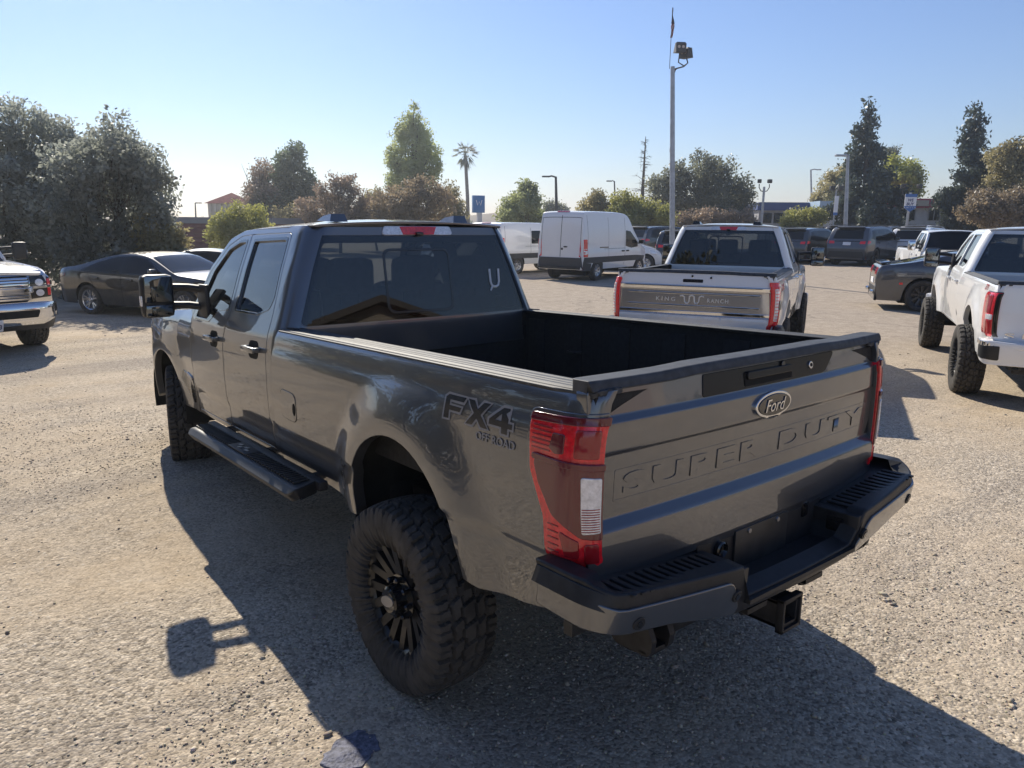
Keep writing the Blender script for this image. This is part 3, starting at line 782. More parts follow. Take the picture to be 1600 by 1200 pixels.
def bplan(u):
    """rear bumper seen from above: u runs along it from the middle to the side"""
    a = np.abs(u); s = np.sign(u)
    c = np.clip((a - .87) / .16, 0, 1) * math.pi / 2
    x = np.where(a < .87, a, .87 + .125 * np.sin(c))
    y = np.where(a < .87, -1.285 + .055 * (a / .87) ** 2, -1.23 + .125 * (1 - np.cos(c)))
    y = np.where(a > 1.03, -1.105 + (a - 1.03), y)
    return s * x, y
def bumper_f(lean=.02):
    def f(u, z):
        x, y = bplan(u); k = np.clip((.72 - z) / .25, 0, 1)
        y = y + .05 * k ** 2 + lean * np.clip((z - .66) / .08, 0, 1) ** 2; x = x * (1 - .018 * k ** 2)
        return np.stack([x, y, z], -1)
    return f
def ford_oval(parent, cx, cz, f, w, h, fmat):
    o = panel('oval_badge', arc(cx, cz, w / 2, h / 2, 0, 354, 40), f, CHROME, parent, s=1, grid=.04, t=.012, off=.012)
    panel('oval_field', arc(cx, cz, w / 2 * .87, h / 2 * .80, 0, 354, 40), f, fmat, o, s=1, grid=.04, t=.004, off=.0145) if not o.parent or o.parent.parent is None else None
    return o
BUMP = bumper_f()
def step_z(x):
    return np.interp(np.abs(x), [.33, .36, .93, 1.0, 1.1], [.655, .662, .712, .742, .742])
def rear_bumper(t, SKIN, bar=PLASTIC, notch=True, full=False):
    tp = [(-1.205, .742), (-1.0, .742), (-.93, .712), (-.405, .664), (-.35, .535, .03), (.35, .535, .03), (.405, .664), (.93, .712), (1.0, .742), (1.205, .742)]
    bt = [(1.205, .60), (.985, .594), (.72, .562), (.46, .50), (.36, .478), (-.36, .478), (-.46, .50), (-.72, .562), (-.985, .594), (-1.205, .60)]
    b = panel('rear_bumper', rpoly(tp + bt), BUMP, bar, t, s=1, grid=.035, t=.06, r=.010)
    for sd in (-1, 1):
        sk = [(-1.203, .697, .008), (-1.0, .697), (-.925, .668), (-.455, .630, .05), (-.395, .515, .02), (-.405, .492, .01), (-.47, .508), (-.72, .570), (-.985, .602), (-1.203, .608, .008)]
        if sd > 0: sk = [(-q[0],) + tuple(q[1:]) for q in sk][::-1]
        panel('bumper_skin', rpoly(sk), BUMP, SKIN, b, s=1, grid=.025, t=.02, r=.006, off=.009)
        # step pad on top
        us = np.linspace(.365, 1.20, 40); x, y = bplan(us)
        outer = [(sd * float(a), float(c) + .016) for a, c in zip(x, y)]
        inner = [(sd * .965, -.93), (sd * .93, -.98), (sd * .88, -1.02), (sd * .365, -1.02)]
        q = outer + inner
        fz = lambda x, y: np.stack([x, y, step_z(x) - .004], -1)
        panel('step_pad', q, fz, PLASTIC, b, s=1, grid=.05, t=.05, r=.004)
        m = MB()
        for k in range(13):
            xx = .43 + .038 * k; m.box((sd * xx, -1.165, float(step_z(xx)) + .0005), (.021, .135, .008), ch=.003, ry=-sd * .088)
        m.build('tread_strip', PLASTIC, b, stuff=True)
        m = MB(); m.add([(sd * .35, -1.07, .535), (sd * .35, -1.268, .535), (sd * .405, -1.268, .664), (sd * .405, -1.07, .664)], [[0, 1, 2, 3] if sd > 0 else [3, 2, 1, 0]]); m.build('notch_wall', bar, b)
        for (uu, zz) in ((.865, .615), (.425, .575)):
            f2 = BUMP
            panel('parking_sensor', arc(sd * uu, zz, .019, .019, 0, 342, 18), f2, PLASTIC, b, s=1, grid=.03, t=.01, off=.014, r=.003)
            panel('sensor_eye', arc(sd * uu, zz, .010, .010, 0, 330, 12), f2, GLOSSB, b, s=1, grid=.03, t=.004, off=.016, r=.001)
    m = MB(); m.box((0, -1.17, .528), (.70, .20, .016)); m.box((0, -1.068, .615), (.80, .02, .20)); m.box((0, -.985, .60), (1.84, .04, .22)); m.build('notch_tray', bar, b)
    return b
def under_tail(t):
    m = MB(); x0, x1 = -.055, .055; z0, z1 = .30, .41
    y0, y1 = -.80, -1.285
    for (c, d) in (((0, -1.0, z1 - .009), (.108, .44, .016)), ((0, -1.0, z0 + .009), (.108, .44, .016)), ((-.046, -1.0, .355), (.016, .44, .11)), ((.046, -1.0, .355), (.016, .44, .11))):
        m.box(c, d, ch=.004)
    for (c, d) in (((0, -1.215, .416), (.128, .03, .014)), ((0, -1.215, .294), (.128, .03, .014)), ((-.057, -1.215, .355), (.014, .03, .135)), ((.057, -1.215, .355), (.014, .03, .135))):
        m.box(c, d, ch=.004)
    m.box((0, -.98, .39), (1.30, .10, .10), ch=.02)
    m.build('hitch_receiver', STEEL, t)
    for sd in (-1, 1):
        m = MB()
        m.prism(rpoly([(-1.14, .50), (-.98, .50), (-.98, .40, .03), (-1.15, .40, .04), (-1.16, .46, .02)]), lambda a, b_: (sd * .60, a, b_), lambda a, b_: (sd * .625, a, b_))
        m.prism(rpoly([(-1.14, .50), (-.98, .50), (-.98, .40, .03), (-1.15, .40, .04), (-1.16, .46, .02)]), lambda a, b_: (sd * .69, a, b_), lambda a, b_: (sd * .712, a, b_))
        m.box((sd * .657, -1.12, .412), (.11, .05, .024), ch=.01); m.build('tow_hook', STEEL, t)
        m = MB(); pts = [(sd * .19 + .045 * math.cos(a), -1.16, .425 + .026 * math.sin(a)) for a in np.linspace(0, 2 * math.pi, 17)]
        m.tube(pts, .012, 6, cap=False); m.box((sd * .19, -1.12, .43), (.12, .16, .02)); m.build('chain_loop', STEEL, t)

def lamp_set(t, bed, sd, outline, base, name='tail_light', off=.010, parts=(), bezel=None):
    l = panel(name, outline, bed(sd), base, t, s=sd, grid=.025, t=.03, r=.006, off=off)
    if bezel: panel('lamp_bezel', bezel[0], bed(sd), bezel[1], l, s=sd, grid=.03, t=.02, r=.004, off=off - .006)
    for nm, ol, m_, o_ in parts:
        panel(nm, ol, bed(sd), m_, l, s=sd, grid=.025, t=.006, r=.003, off=off + o_)
    return l

def details_2020(t, PAINT, bed, cab, tail, tgo, G):
    ol = rpoly([(-.802, 1.196, .03), (-1.112, 1.206, .008), (-1.112, .738, .008), (-.890, .733, .02), (-.884, .88, .06), (-.818, 1.02, .06)])
    bz = rpoly([(-.786, 1.212, .03), (-1.113, 1.220, .008), (-1.113, .730, .008), (-.874, .722, .02), (-.868, .88, .06), (-.800, 1.02, .06)])
    for sd in (-1, 1):
        parts = [('smoked_insert', rpoly([(-.832, 1.062, .02), (-1.1125, 1.052, .004), (-1.1125, .826, .004), (-1.03, .834, .06), (-.925, .895, .06), (-.862, .985, .05)]), REDD, .004),
                 ('reverse_lens', rpoly([(-1.030, 1.028, .006), (-1.100, 1.024, .006), (-1.100, .852, .006), (-1.036, .850, .006)]), CLEARL, .008),
                 ('lens_shelf', rpoly([(-.832, 1.075, .01), (-1.1125, 1.066, .004), (-1.1125, 1.050, .004), (-.832, 1.060, .01)]), REDD, .009),
                 ('lens_shelf', rpoly([(-.805, 1.20, .008), (-1.1125, 1.210, .004), (-1.1125, 1.188, .004), (-.805, 1.176, .008)]), REDD, .006),
                 ('side_reflector', rpoly([(-.915, 1.150, .006), (-.960, 1.151, .006), (-.960, 1.096, .006), (-.930, 1.092, .006), (-.905, 1.105, .006)]), REDD, .003),
                 ('bulb_window', rpoly([(-1.00, 1.168, .006), (-1.085, 1.170, .006), (-1.085, 1.088, .006), (-1.00, 1.088, .006)]), mat('deep_red_lens', (.30, .008, .014), rough=.1, coat=1.0), .003),
                 ('bulb_window', rpoly([(-.955, .842, .006), (-1.02, .818, .006), (-1.02, .765, .006), (-.975, .765, .006)]), MATS['deep_red_lens'], .003),
                 ('bulb_window', rpoly([(-1.045, .81, .01), (-1.095, .81, .01), (-1.095, .752, .006), (-1.045, .752, .006)]), MATS['deep_red_lens'], .003)]
        l = lamp_set(t, bed, sd, ol, REDL, parts=parts, bezel=(bz, mat('smoked_clear_lens', (.16, .16, .165), rough=.08, coat=1.0, metal=.5)))
        m = []
        for k in range(6): z = 1.165 - k * .014; m.append(([(-.822, z), (-.905, z), (-.905, z - .003), (-.822, z - .003)], bed(sd), dict(s=sd, grid=.03, t=.002, r=.001, off=.0125)))
        for k in range(5): z = .86 - k * .022; m.append(([(-.905, z), (-.95, z), (-.95, z - .003), (-.905, z - .003)], bed(sd), dict(s=sd, grid=.03, t=.002, r=.001, off=.0125)))
        for k in range(10): z = .93 - k * .008; m.append(([(-1.034, z), (-1.096, z), (-1.096, z - .002), (-1.034, z - .002)], bed(sd), dict(s=sd, grid=.03, t=.001, r=.0005, off=.0195)))
        panels('lens_rib', m, MATS['deep_red_lens'], l, joined=True)
        # decal on the bedside, fuel flap, pinch line above the flap
        fx = -1 if sd < 0 else 1
        F = bed(sd)
        glyphs = {'F': [(0, 0), (.26, 0), (.26, .36), (.78, .36), (.86, .58), (.26, .58), (.26, .78), (.92, .78), (1, 1), (.12, 1), (0, .88)],
                  'X': [(0, 0), (.32, 0), (.52, .30), (.72, 0), (1.06, 0), (.70, .50), (1.06, 1), (.74, 1), (.53, .70), (.32, 1), (0, 1), (.36, .50)],
                  '4': [(.56, 0), (.84, 0), (.84, .24), (1.02, .24), (1.02, .46), (.84, .46), (.84, 1), (.55, 1), (0, .46), (0, .24), (.56, .24)], 'o': [(.27, .48), (.54, .48), (.54, .76)]}
        cx = -.505; W = .105; H = .088; z0 = 1.100
        def place(g, k, grow_=0.0):
            q = [(a, b) for a, b in glyphs[g]]; mx = np.mean([a for a, b in q]); my = np.mean([b for a, b in q])
            x0 = cx + (-.195 + k * .135) * (1 if fx > 0 else 1) if fx > 0 else cx - (-.195 + k * .135)
            out = []
            n = len(q)
            for i, (a, b) in enumerate(q):
                A = Vector(q[i - 1]); B = Vector((a, b)); C_ = Vector(q[(i + 1) % n])
                d0 = (B - A).normalized(); d1 = (C_ - B).normalized(); nn = Vector((d0.y, -d0.x)) + Vector((d1.y, -d1.x)); nn = nn.normalized() * grow_ * 1.35
                out.append(((a + nn.x) * W * 1.2, (b + nn.y * 1.2) * H))
            return [(x0 + fx * a, z0 + b) for a, b in out]
        DEC = mat('decal_grey', (.26, .26, .27), rough=.4); DEC2 = mat('decal_black', (.030, .031, .033), rough=.25)
        lst = [(place(g, k, .06), F, dict(s=sd, grid=.05, t=0, off=.0022)) for k, g in enumerate('FX4')]; hole = place('o', 2, 0.0)
        panels('decal_outline', lst, DEC, t)
        lst = [(place(g, k, -.012), F, dict(s=sd, grid=.05, t=0, off=.0034, holes=[hole] if g == '4' else ())) for k, g in enumerate('FX4')]
        panels('decal_letters', lst, DEC2, t)
        text_on('decal_words', 'OFF ROAD', cx + (-.115 if sd < 0 else .115), 1.070, F, DEC, t, side=sd, flipx=fx, lift=.003, h=.030, w=.215, ext=.0008, fat=.01)
    F = bed(-1)
    ff = panel('fuel_flap', rpoly([(1.075, .825, .05), (1.275, .835, .05), (1.275, .985, .05), (1.075, .975, .05)]), F, PAINT, t, s=-1, grid=.05, t=.004, r=.003, off=.003)
    panel('flap_seam', rpoly([(1.071, .821, .05), (1.279, .831, .05), (1.279, .989, .05), (1.071, .979, .05)]), F, GAPM, ff, s=-1, grid=.05, t=0, off=.0012)
    panel('flap_latch', arc(1.095, .895, .013, .030, 0, 345, 20), F, GAPM, ff, s=-1, grid=.03, t=.003, off=.006)
    for sd in (-1, 1):
        panel('cab_gap', [(1.3885, .55), (1.402, .55), (1.402, 1.28), (1.3885, 1.28)], lambda u, z, sd=sd: np.stack([sd * (bedX(z) - .03), u, z], -1), GAPM, t, s=sd, grid=.2, t=0) if False else None
    # tailgate dress
    TR = mat('reflection_and_handle_black', (.016, .016, .017), rough=.22, spec=.35)
    panel('tailgate_reflection', rpoly([(-.372, 1.283, .006), (-.380, 1.210, .01), (.395, 1.210, .06), (.478, 1.283, .01)]), tail, TR, tgo, s=1, grid=.015, gu=.1, t=.004, r=.003, off=.0035)  # dark panel standing in for a reflection on the upper tailgate
    panel('handle_recess', rpoly([(-.150, 1.218, .008), (.150, 1.218, .008), (.150, 1.262, .008), (-.150, 1.262, .008)]), tail, GAPM, tgo, s=1, grid=.02, gu=.1, t=.003, r=.002, off=.0062)
    panel('tailgate_handle', rpoly([(-.138, 1.243, .006), (.138, 1.243, .006), (.138, 1.264, .006), (-.138, 1.264, .006)]), tail, TR, tgo, s=1, grid=.02, gu=.1, t=.008, r=.004, off=.016)
    panel('lock_cylinder', arc(.285, 1.248, .013, .013, 0, 342, 20), tail, CHROME, tgo, s=1, grid=.02, t=.006, r=.002, off=.010)
    panel('lock_keyhole', arc(.285, 1.248, .006, .006, 0, 330, 12), tail, GAPM, tgo, s=1, grid=.02, t=.002, r=.001, off=.012)
    panel('camera_lens', arc(.09, 1.272, .010, .010, 0, 330, 14), tail, GLOSSB, tgo, s=1, grid=.02, t=.006, r=.002, off=.012)
    BF = mat('badge_black', (.010, .011, .014), rough=.1, coat=1.0)
    panel('oval_badge', arc(0, 1.137, .110, .046, 0, 354, 40), tail, CHROME, tgo, s=1, grid=.02, t=.012, off=.012)
    panel('oval_field', arc(0, 1.137, .098, .037, 0, 354, 40), tail, BF, tgo, s=1, grid=.02, t=.004, off=.0155)
    text_on('oval_lettering', 'Ford', 0, 1.136, tail, CHROME, tgo, side=1, lift=.018, h=.047, w=.125, shear=.32, ext=.0015)
    # raised words with a fine frame round them
    text_on('raised_lettering', 'SUPER DUTY', 0.015, .975, tail, PAINT, tgo, side=1, lift=.0008, h=.072, w=1.52, spacing=1.2, ext=.0024, fat=.03)
    fr = []
    for z in (.925, 1.026): fr.append(([(-.78, z - .0022), (.80, z - .0022), (.80, z + .0022), (-.78, z + .0022)], tail, dict(s=1, grid=.02, gu=.1, t=.001, r=.0005, off=.0012)))
    for x in (-.78, .80): fr.append(([(x - .003, .925), (x + .003, .925), (x + .003, 1.026), (x - .003, 1.026)], tail, dict(s=1, grid=.02, gu=.1, t=.001, r=.0005, off=.0012)))
    panels('lettering_frame', fr, PAINT, tgo)
    # bumper
    b = rear_bumper(t, PAINT)
    under_tail(t)
    m = MB(); m.box((-.02, -1.083, .605), (.34, .012, .165), ch=.004); m.build('plate_bracket', mat('plate_bracket', (.035, .034, .033), rough=.4, noise=(14, .4)), b)
    for xx in (-.11, .075):
        m = MB(); m.lathe([(0, .010), (-.006, .009), (-.006, .0005)], c=(xx, -1.089, .672), axis='Y', n=12); m.build('plate_screw', SATIN, b)
    m = MB(); m.box((.372, -1.17, .605), (.02, .075, .065), ch=.008); m.box((.36, -1.17, .600), (.02, .045, .035), ch=.006); m.build('trailer_socket', GLOSSB, b)
    m = MB(); m.lathe([(0, .032), (-.02, .032), (-.024, .026), (-.012, .02), (-.012, .0005)], c=(-.275, -1.075, .640), axis='Y', n=20); m.build('round_socket', GLOSSB, b)
    m = MB(); m.box((.285, -1.079, .66), (.04, .012, .06), ch=.006); m.build('plate_lamp', GLOSSB, b)
    # running boards and letters on the rear window
    for sd in (-1, 1):
        def brd(a, y, sd=sd):
            return np.stack([sd * (.975 + a), y, .588 - .008 * (a / .13) - .03 * np.clip((a - .118) / .03, 0, 1) ** 1.5 - .018 * np.clip((y - 2.40) / .1, 0, 1)], -1)
        rb = panel('running_board', rpoly([(0, .80, .03), (.148, .74, .05), (.148, 2.46, .05), (0, 2.50, .03)]), brd, PLASTIC, t, s=sd, grid=.10, gu=.02, t=.055, r=.008)
        m = MB()
        for k in range(46):
            y = .83 + k * .035
            if 1.50 < y < 1.80: continue
            m.box((sd * 1.035, y, .589), (.085, .012, .010), ch=.003)
        m.build('step_tread', PLASTIC, rb, stuff=True)
        m = MB(); m.box((sd * 1.035, 1.65, .5885), (.088, .28, .008), ch=.003); m.build('step_plate', PLASTIC, rb)
        m = MB()
        for k, (dy, dx) in enumerate(((-.08, .01), (-.03, -.01), (.02, .012), (.07, -.012))): m.box((sd * (1.035 + dx), 1.65 + dy, .594), (.016, .034, .004), rz=.3)
        m.build('step_logo', SATIN, rb)
        m = MB()
        for y in (1.0, 1.65, 2.35): m.tube([(sd * .80, y, .56), (sd * .93, y, .53), (sd * 1.04, y, .555)], .028, 8)
        m.box((sd * .955, 1.62, .565), (.05, 1.75, .05), ch=.012)
        m.build('step_bracket', STEEL, rb)
    def back(x, z):
        Wd = np.interp(z, [1.3, 1.8], [.885, .70]); d = np.clip((np.abs(x) - (Wd - .13)) / .13, 0, .999)
        return np.stack([x, 1.30 + .17 * (z - 1.29) + .13 * (1 - np.sqrt(1 - d * d)) + .02 * (np.abs(x) / .8) ** 2 - .004, z], -1)
    m = MB(); pts = [(.512, 1.575), (.513, 1.495), (.520, 1.473), (.535, 1.462), (.556, 1.461), (.574, 1.470), (.583, 1.495), (.586, 1.575)]
    P = back(np.array([p[0] for p in pts]), np.array([p[1] for p in pts])); m.tube([tuple(q) for q in P], .0075, 6)
    P = back(np.array([.527, .508]), np.array([1.466, 1.438])); m.tube([tuple(q) for q in P], .006, 6)
    m.build('window_marking', WHITEPRINT, t)

def details_2023(t, PAINT, bed, cab, tail, tgo):
    ol = rpoly([(-.850, 1.215, .03), (-1.112, 1.218, .01), (-1.112, .700, .01), (-.865, .698, .03)])
    for sd in (-1, 1):
        parts = [('light_strip', rpoly([(-1.005, 1.150, .01), (-1.058, 1.150, .01), (-1.058, .80, .01), (-1.005, .80, .01)]), CLEARL, .006),
                 ('centre_block', rpoly([(-.905, 1.02, .01), (-.985, 1.02, .01), (-.985, .925, .01), (-.905, .925, .01)]), GLOSSB, .007)]
        l = lamp_set(t, bed, sd, ol, REDL, parts=parts, off=.014)
        panels('lens_rib', [([(-1.007, z), (-1.056, z), (-1.056, z - .006), (-1.007, z - .006)], bed(sd), dict(s=sd, grid=.05, t=.002, r=.001, off=.0225)) for z in np.arange(1.135, .81, -.035)], REDL, l, joined=True)
        text_on('bedside_decal', 'FX4', -.52, 1.15, bed(sd), REDL, t, side=sd, flipx=-1 if sd < 0 else 1, lift=.003, h=.075, w=.26, ext=.001, fat=.015)
        panel('lower_cladding', [(.52, .555), (1.38, .57), (1.38, .735), (.47, .735)], bed(sd), TAUPE, t, s=sd, grid=.08, t=.01, off=.004)
        panel('lower_cladding', [(1.32, .585), (2.90, .60), (2.90, .735), (1.32, .735)], cab(sd), TAUPE, t, s=sd, grid=.15, t=.01, off=.005)
    AP = mat('tailgate_applique', (.54, .54, .55), rough=.25, metal=.92)
    panel('tailgate_band', rpoly([(-.875, 1.115, .008), (.875, 1.115, .008), (.875, 1.150, .008), (-.875, 1.150, .008)]), tail, CHROME, tgo, s=1, grid=.015, gu=.12, t=.008, r=.010, off=.013)
    panel('tailgate_applique', rpoly([(-.878, .815, .01), (.878, .815, .01), (.878, 1.110, .01), (-.878, 1.110, .01)]), tail, AP, tgo, s=1, grid=.02, gu=.12, t=.006, r=.004, off=.006)
    panels('applique_rib', [(rpoly([(-.74, z - .006, .005), (.74, z - .006, .005), (.74, z + .006, .005), (-.74, z + .006, .005)]), tail, dict(s=1, grid=.02, gu=.12, t=.006, r=.008, off=.010)) for z in (1.065, .925)], CHROME, tgo)
    panel('tailgate_band', rpoly([(-.875, .835, .008), (.875, .835, .008), (.875, .862, .008), (-.875, .862, .008)]), tail, CHROME, tgo, s=1, grid=.015, gu=.12, t=.008, r=.008, off=.012)
    LT = mat('etched_lettering', (.80, .80, .79), rough=.4, metal=.4)
    text_on('badge_lettering', 'KING', -.30, .995, tail, LT, tgo, side=1, lift=.008, h=.045, w=.22, spacing=1.5, ext=.0015)
    text_on('badge_lettering', 'RANCH', .29, .995, tail, LT, tgo, side=1, lift=.008, h=.045, w=.23, spacing=1.3, ext=.0015)
    text_on('lower_lettering', 'SUPER DUTY', 0, .785, tail, PAINT, tgo, side=1, lift=.006, h=.05, w=.95, spacing=1.3, ext=.003)
    m = MB()
    for pts in ([(-.135, 1.035), (-.105, 1.040), (-.085, 1.028), (-.080, .975), (-.062, .955), (-.044, .955), (-.030, .975), (-.026, 1.035)], [(.135, 1.035), (.105, 1.040), (.085, 1.028), (.080, .975), (.062, .955), (.044, .955), (.030, .975), (.026, 1.035)], [(-.026, 1.035), (0, 1.045), (.026, 1.035)]):
        P = tail(np.array([p[0] for p in pts]), np.array([p[1] for p in pts])); m.tube([(q[0], q[1] - .010, q[2]) for q in P], .007, 6)
    m.build('badge_emblem', LT, tgo)
    panel('handle_recess', rpoly([(-.11, 1.195, .008), (.11, 1.195, .008), (.11, 1.225, .008), (-.11, 1.225, .008)]), tail, GAPM, tgo, s=1, grid=.02, gu=.1, t=.003, off=.003)
    for x, z in ((-.01, 1.262), (.20, 1.25)):
        m = MB(); m.lathe([(0, .012), (-.014, .012), (-.014, .0005)], c=(x, -1.045, z), axis='Y', n=12); m.build('lock_cylinder', GLOSSB, tgo)
    rear_bumper(t, CHROME); under_tail(t)

def details_silverado(t, PAINT, bed, cab, tail, tgo):
    ol = rpoly([(-.715, 1.185, .06), (-1.112, 1.192, .012), (-1.112, .742, .012), (-.740, .738, .05), (-.730, .95)])
    for sd in (-1, 1):
        parts = [('lens_block', rpoly([(-.845, 1.165, .03), (-1.01, 1.17, .01), (-1.01, .98, .01), (-.855, .98, .02)]), MATS['deep_red_lens'], .004),
                 ('reverse_lens', rpoly([(-.93, .965, .01), (-1.045, .965, .01), (-1.045, .915, .01), (-.93, .915, .01)]), CLEARL, .006),
                 ('lens_block', rpoly([(-.865, .90, .02), (-1.03, .90, .01), (-1.03, .765, .01), (-.865, .765, .03)]), MATS['deep_red_lens'], .004),
                 ('lamp_edge', rpoly([(-1.062, 1.19, .004), (-1.1125, 1.192, .004), (-1.1125, .742, .004), (-1.062, .742, .004)]), GLOSSB, .005)]
        lamp_set(t, bed, sd, ol, REDL, parts=parts, off=.014, bezel=(rpoly([(-.705, 1.198, .06), (-1.113, 1.204, .01), (-1.113, .732, .01), (-.730, .728, .05), (-.720, .95)]), GLOSSB))
        text_on('bedside_decal', 'Z71', -.55, 1.225, bed(sd), mat('decal_red', (.35, .03, .03), rough=.4), t, side=sd, flipx=-1 if sd < 0 else 1, lift=.004, h=.062, w=.17, ext=.001, shear=.15, fat=.01)
    text_on('tailgate_lettering', 'SILVERADO', 0, .755, tail, CHROME, tgo, side=1, lift=.006, h=.052, w=1.56, spacing=1.4, ext=.002)
    panel('handle_recess', rpoly([(-.13, 1.13, .02), (.13, 1.13, .02), (.13, 1.22, .02), (-.13, 1.22, .02)]), tail, GLOSSB, tgo, s=1, grid=.02, gu=.1, t=.003, off=.003)
    panel('bow_tie_emblem', [(a * .12, .97 + b * .10) for a, b in bowtie()], tail, CHROME, tgo, s=1, grid=.05, t=.01, off=.012)
    b = panel('rear_bumper', rpoly([(-1.205, .70, .02), (-.97, .705), (-.40, .665), (-.36, .56, .02), (.36, .56, .02), (.40, .665), (.97, .705), (1.205, .70, .02), (1.205, .53, .04), (.95, .46), (-.95, .46), (-1.205, .53, .04)]), BUMP, WHITE, t, s=1, grid=.04, t=.10, r=.012)
    for sd in (-1, 1):
        us = np.linspace(.37, 1.20, 30); x, y = bplan(us)
        panel('step_pad', [(sd * float(a), float(c) + .012) for a, c in zip(x, y)] + [(sd * .93, -1.0), (sd * .90, -1.07), (sd * .37, -1.07)], lambda x, y: np.stack([x, y, np.interp(np.abs(x), [.3, .4, .97], [.65, .662, .70])], -1), CHROME, b, s=1, grid=.05, t=.04, r=.006)
        panel('corner_step', rpoly([(sd * .84, .655, .01), (sd * 1.12, .645, .01), (sd * 1.10, .52, .02), (sd * .84, .505, .02)]), BUMP, PLASTIC, b, s=1, grid=.03, t=.012, off=.006)
    m = MB(); m.box((0, -1.17, .55), (.72, .20, .02)); m.box((0, -1.06, .60), (.80, .02, .22)); m.build('notch_tray', PLASTIC, b)
    under_tail(t)
# ------------------------------------------------------------------ ground
def at(px, py, D):
    """point D metres ahead seen at (px, py) of the photograph"""
    d = CF + CR * ((px - 800.0) / FPX) - CU * ((py - 600.0) / FPX)
    t = D / (d.x * FH[0] + d.y * FH[1])
    return np.array(CAM) + t * np.array(d)
def lattice(seed, n=64):
    return np.random.default_rng(seed).random((n, n))
def vnoise(x, y, L):
    n = L.shape[0]; xi = np.floor(x).astype(int); yi = np.floor(y).astype(int); fx = x - xi; fy = y - yi
    fx = fx * fx * (3 - 2 * fx); fy = fy * fy * (3 - 2 * fy)
    a = L[xi % n, yi % n]; b = L[(xi + 1) % n, yi % n]; c = L[xi % n, (yi + 1) % n]; d = L[(xi + 1) % n, (yi + 1) % n]
    return a * (1 - fx) * (1 - fy) + b * fx * (1 - fy) + c * (1 - fx) * fy + d * fx * fy
NL = [lattice(k) for k in range(6)]
def gz(x, y):
    h = (vnoise(x * .8, y * .8, NL[0]) - .5) * .020 + (vnoise(x * 3.1, y * 2.2, NL[1]) - .5) * .012 + (vnoise(x * 9, y * 8, NL[2]) - .5) * .008 + (vnoise(x * 24, y * 24, NL[3]) - .5) * .005
    d = np.hypot(x - CAM[0], y - CAM[1])
    h = h + .085 * np.exp(-((x / 1.9) ** 4 + ((y - 3.95) / 1.75) ** 4))      # the low rise the front wheels stand on
    return h * np.clip((22 - d) / 16, 0, 1)
def graded(c, near, step, far, k):
    a = list(np.arange(0, near, step)); s = step
    while a[-1] < far: s *= k; a.append(a[-1] + s)
    a = np.array(a); return c + np.concatenate([-a[:0:-1], a])
gx = graded(-.3, 3.8, .045, 330, 1.075); gy = graded(.2, 4.0, .045, 330, 1.075)
X, Y = np.meshgrid(gx, gy, indexing='ij'); Z = gz(X, Y)
ny = len(gy); I, J = np.meshgrid(np.arange(len(gx) - 1), np.arange(ny - 1), indexing='ij')
A = (I * ny + J).ravel(); GF = np.stack([A, A + ny, A + ny + 1, A + 1], -1)

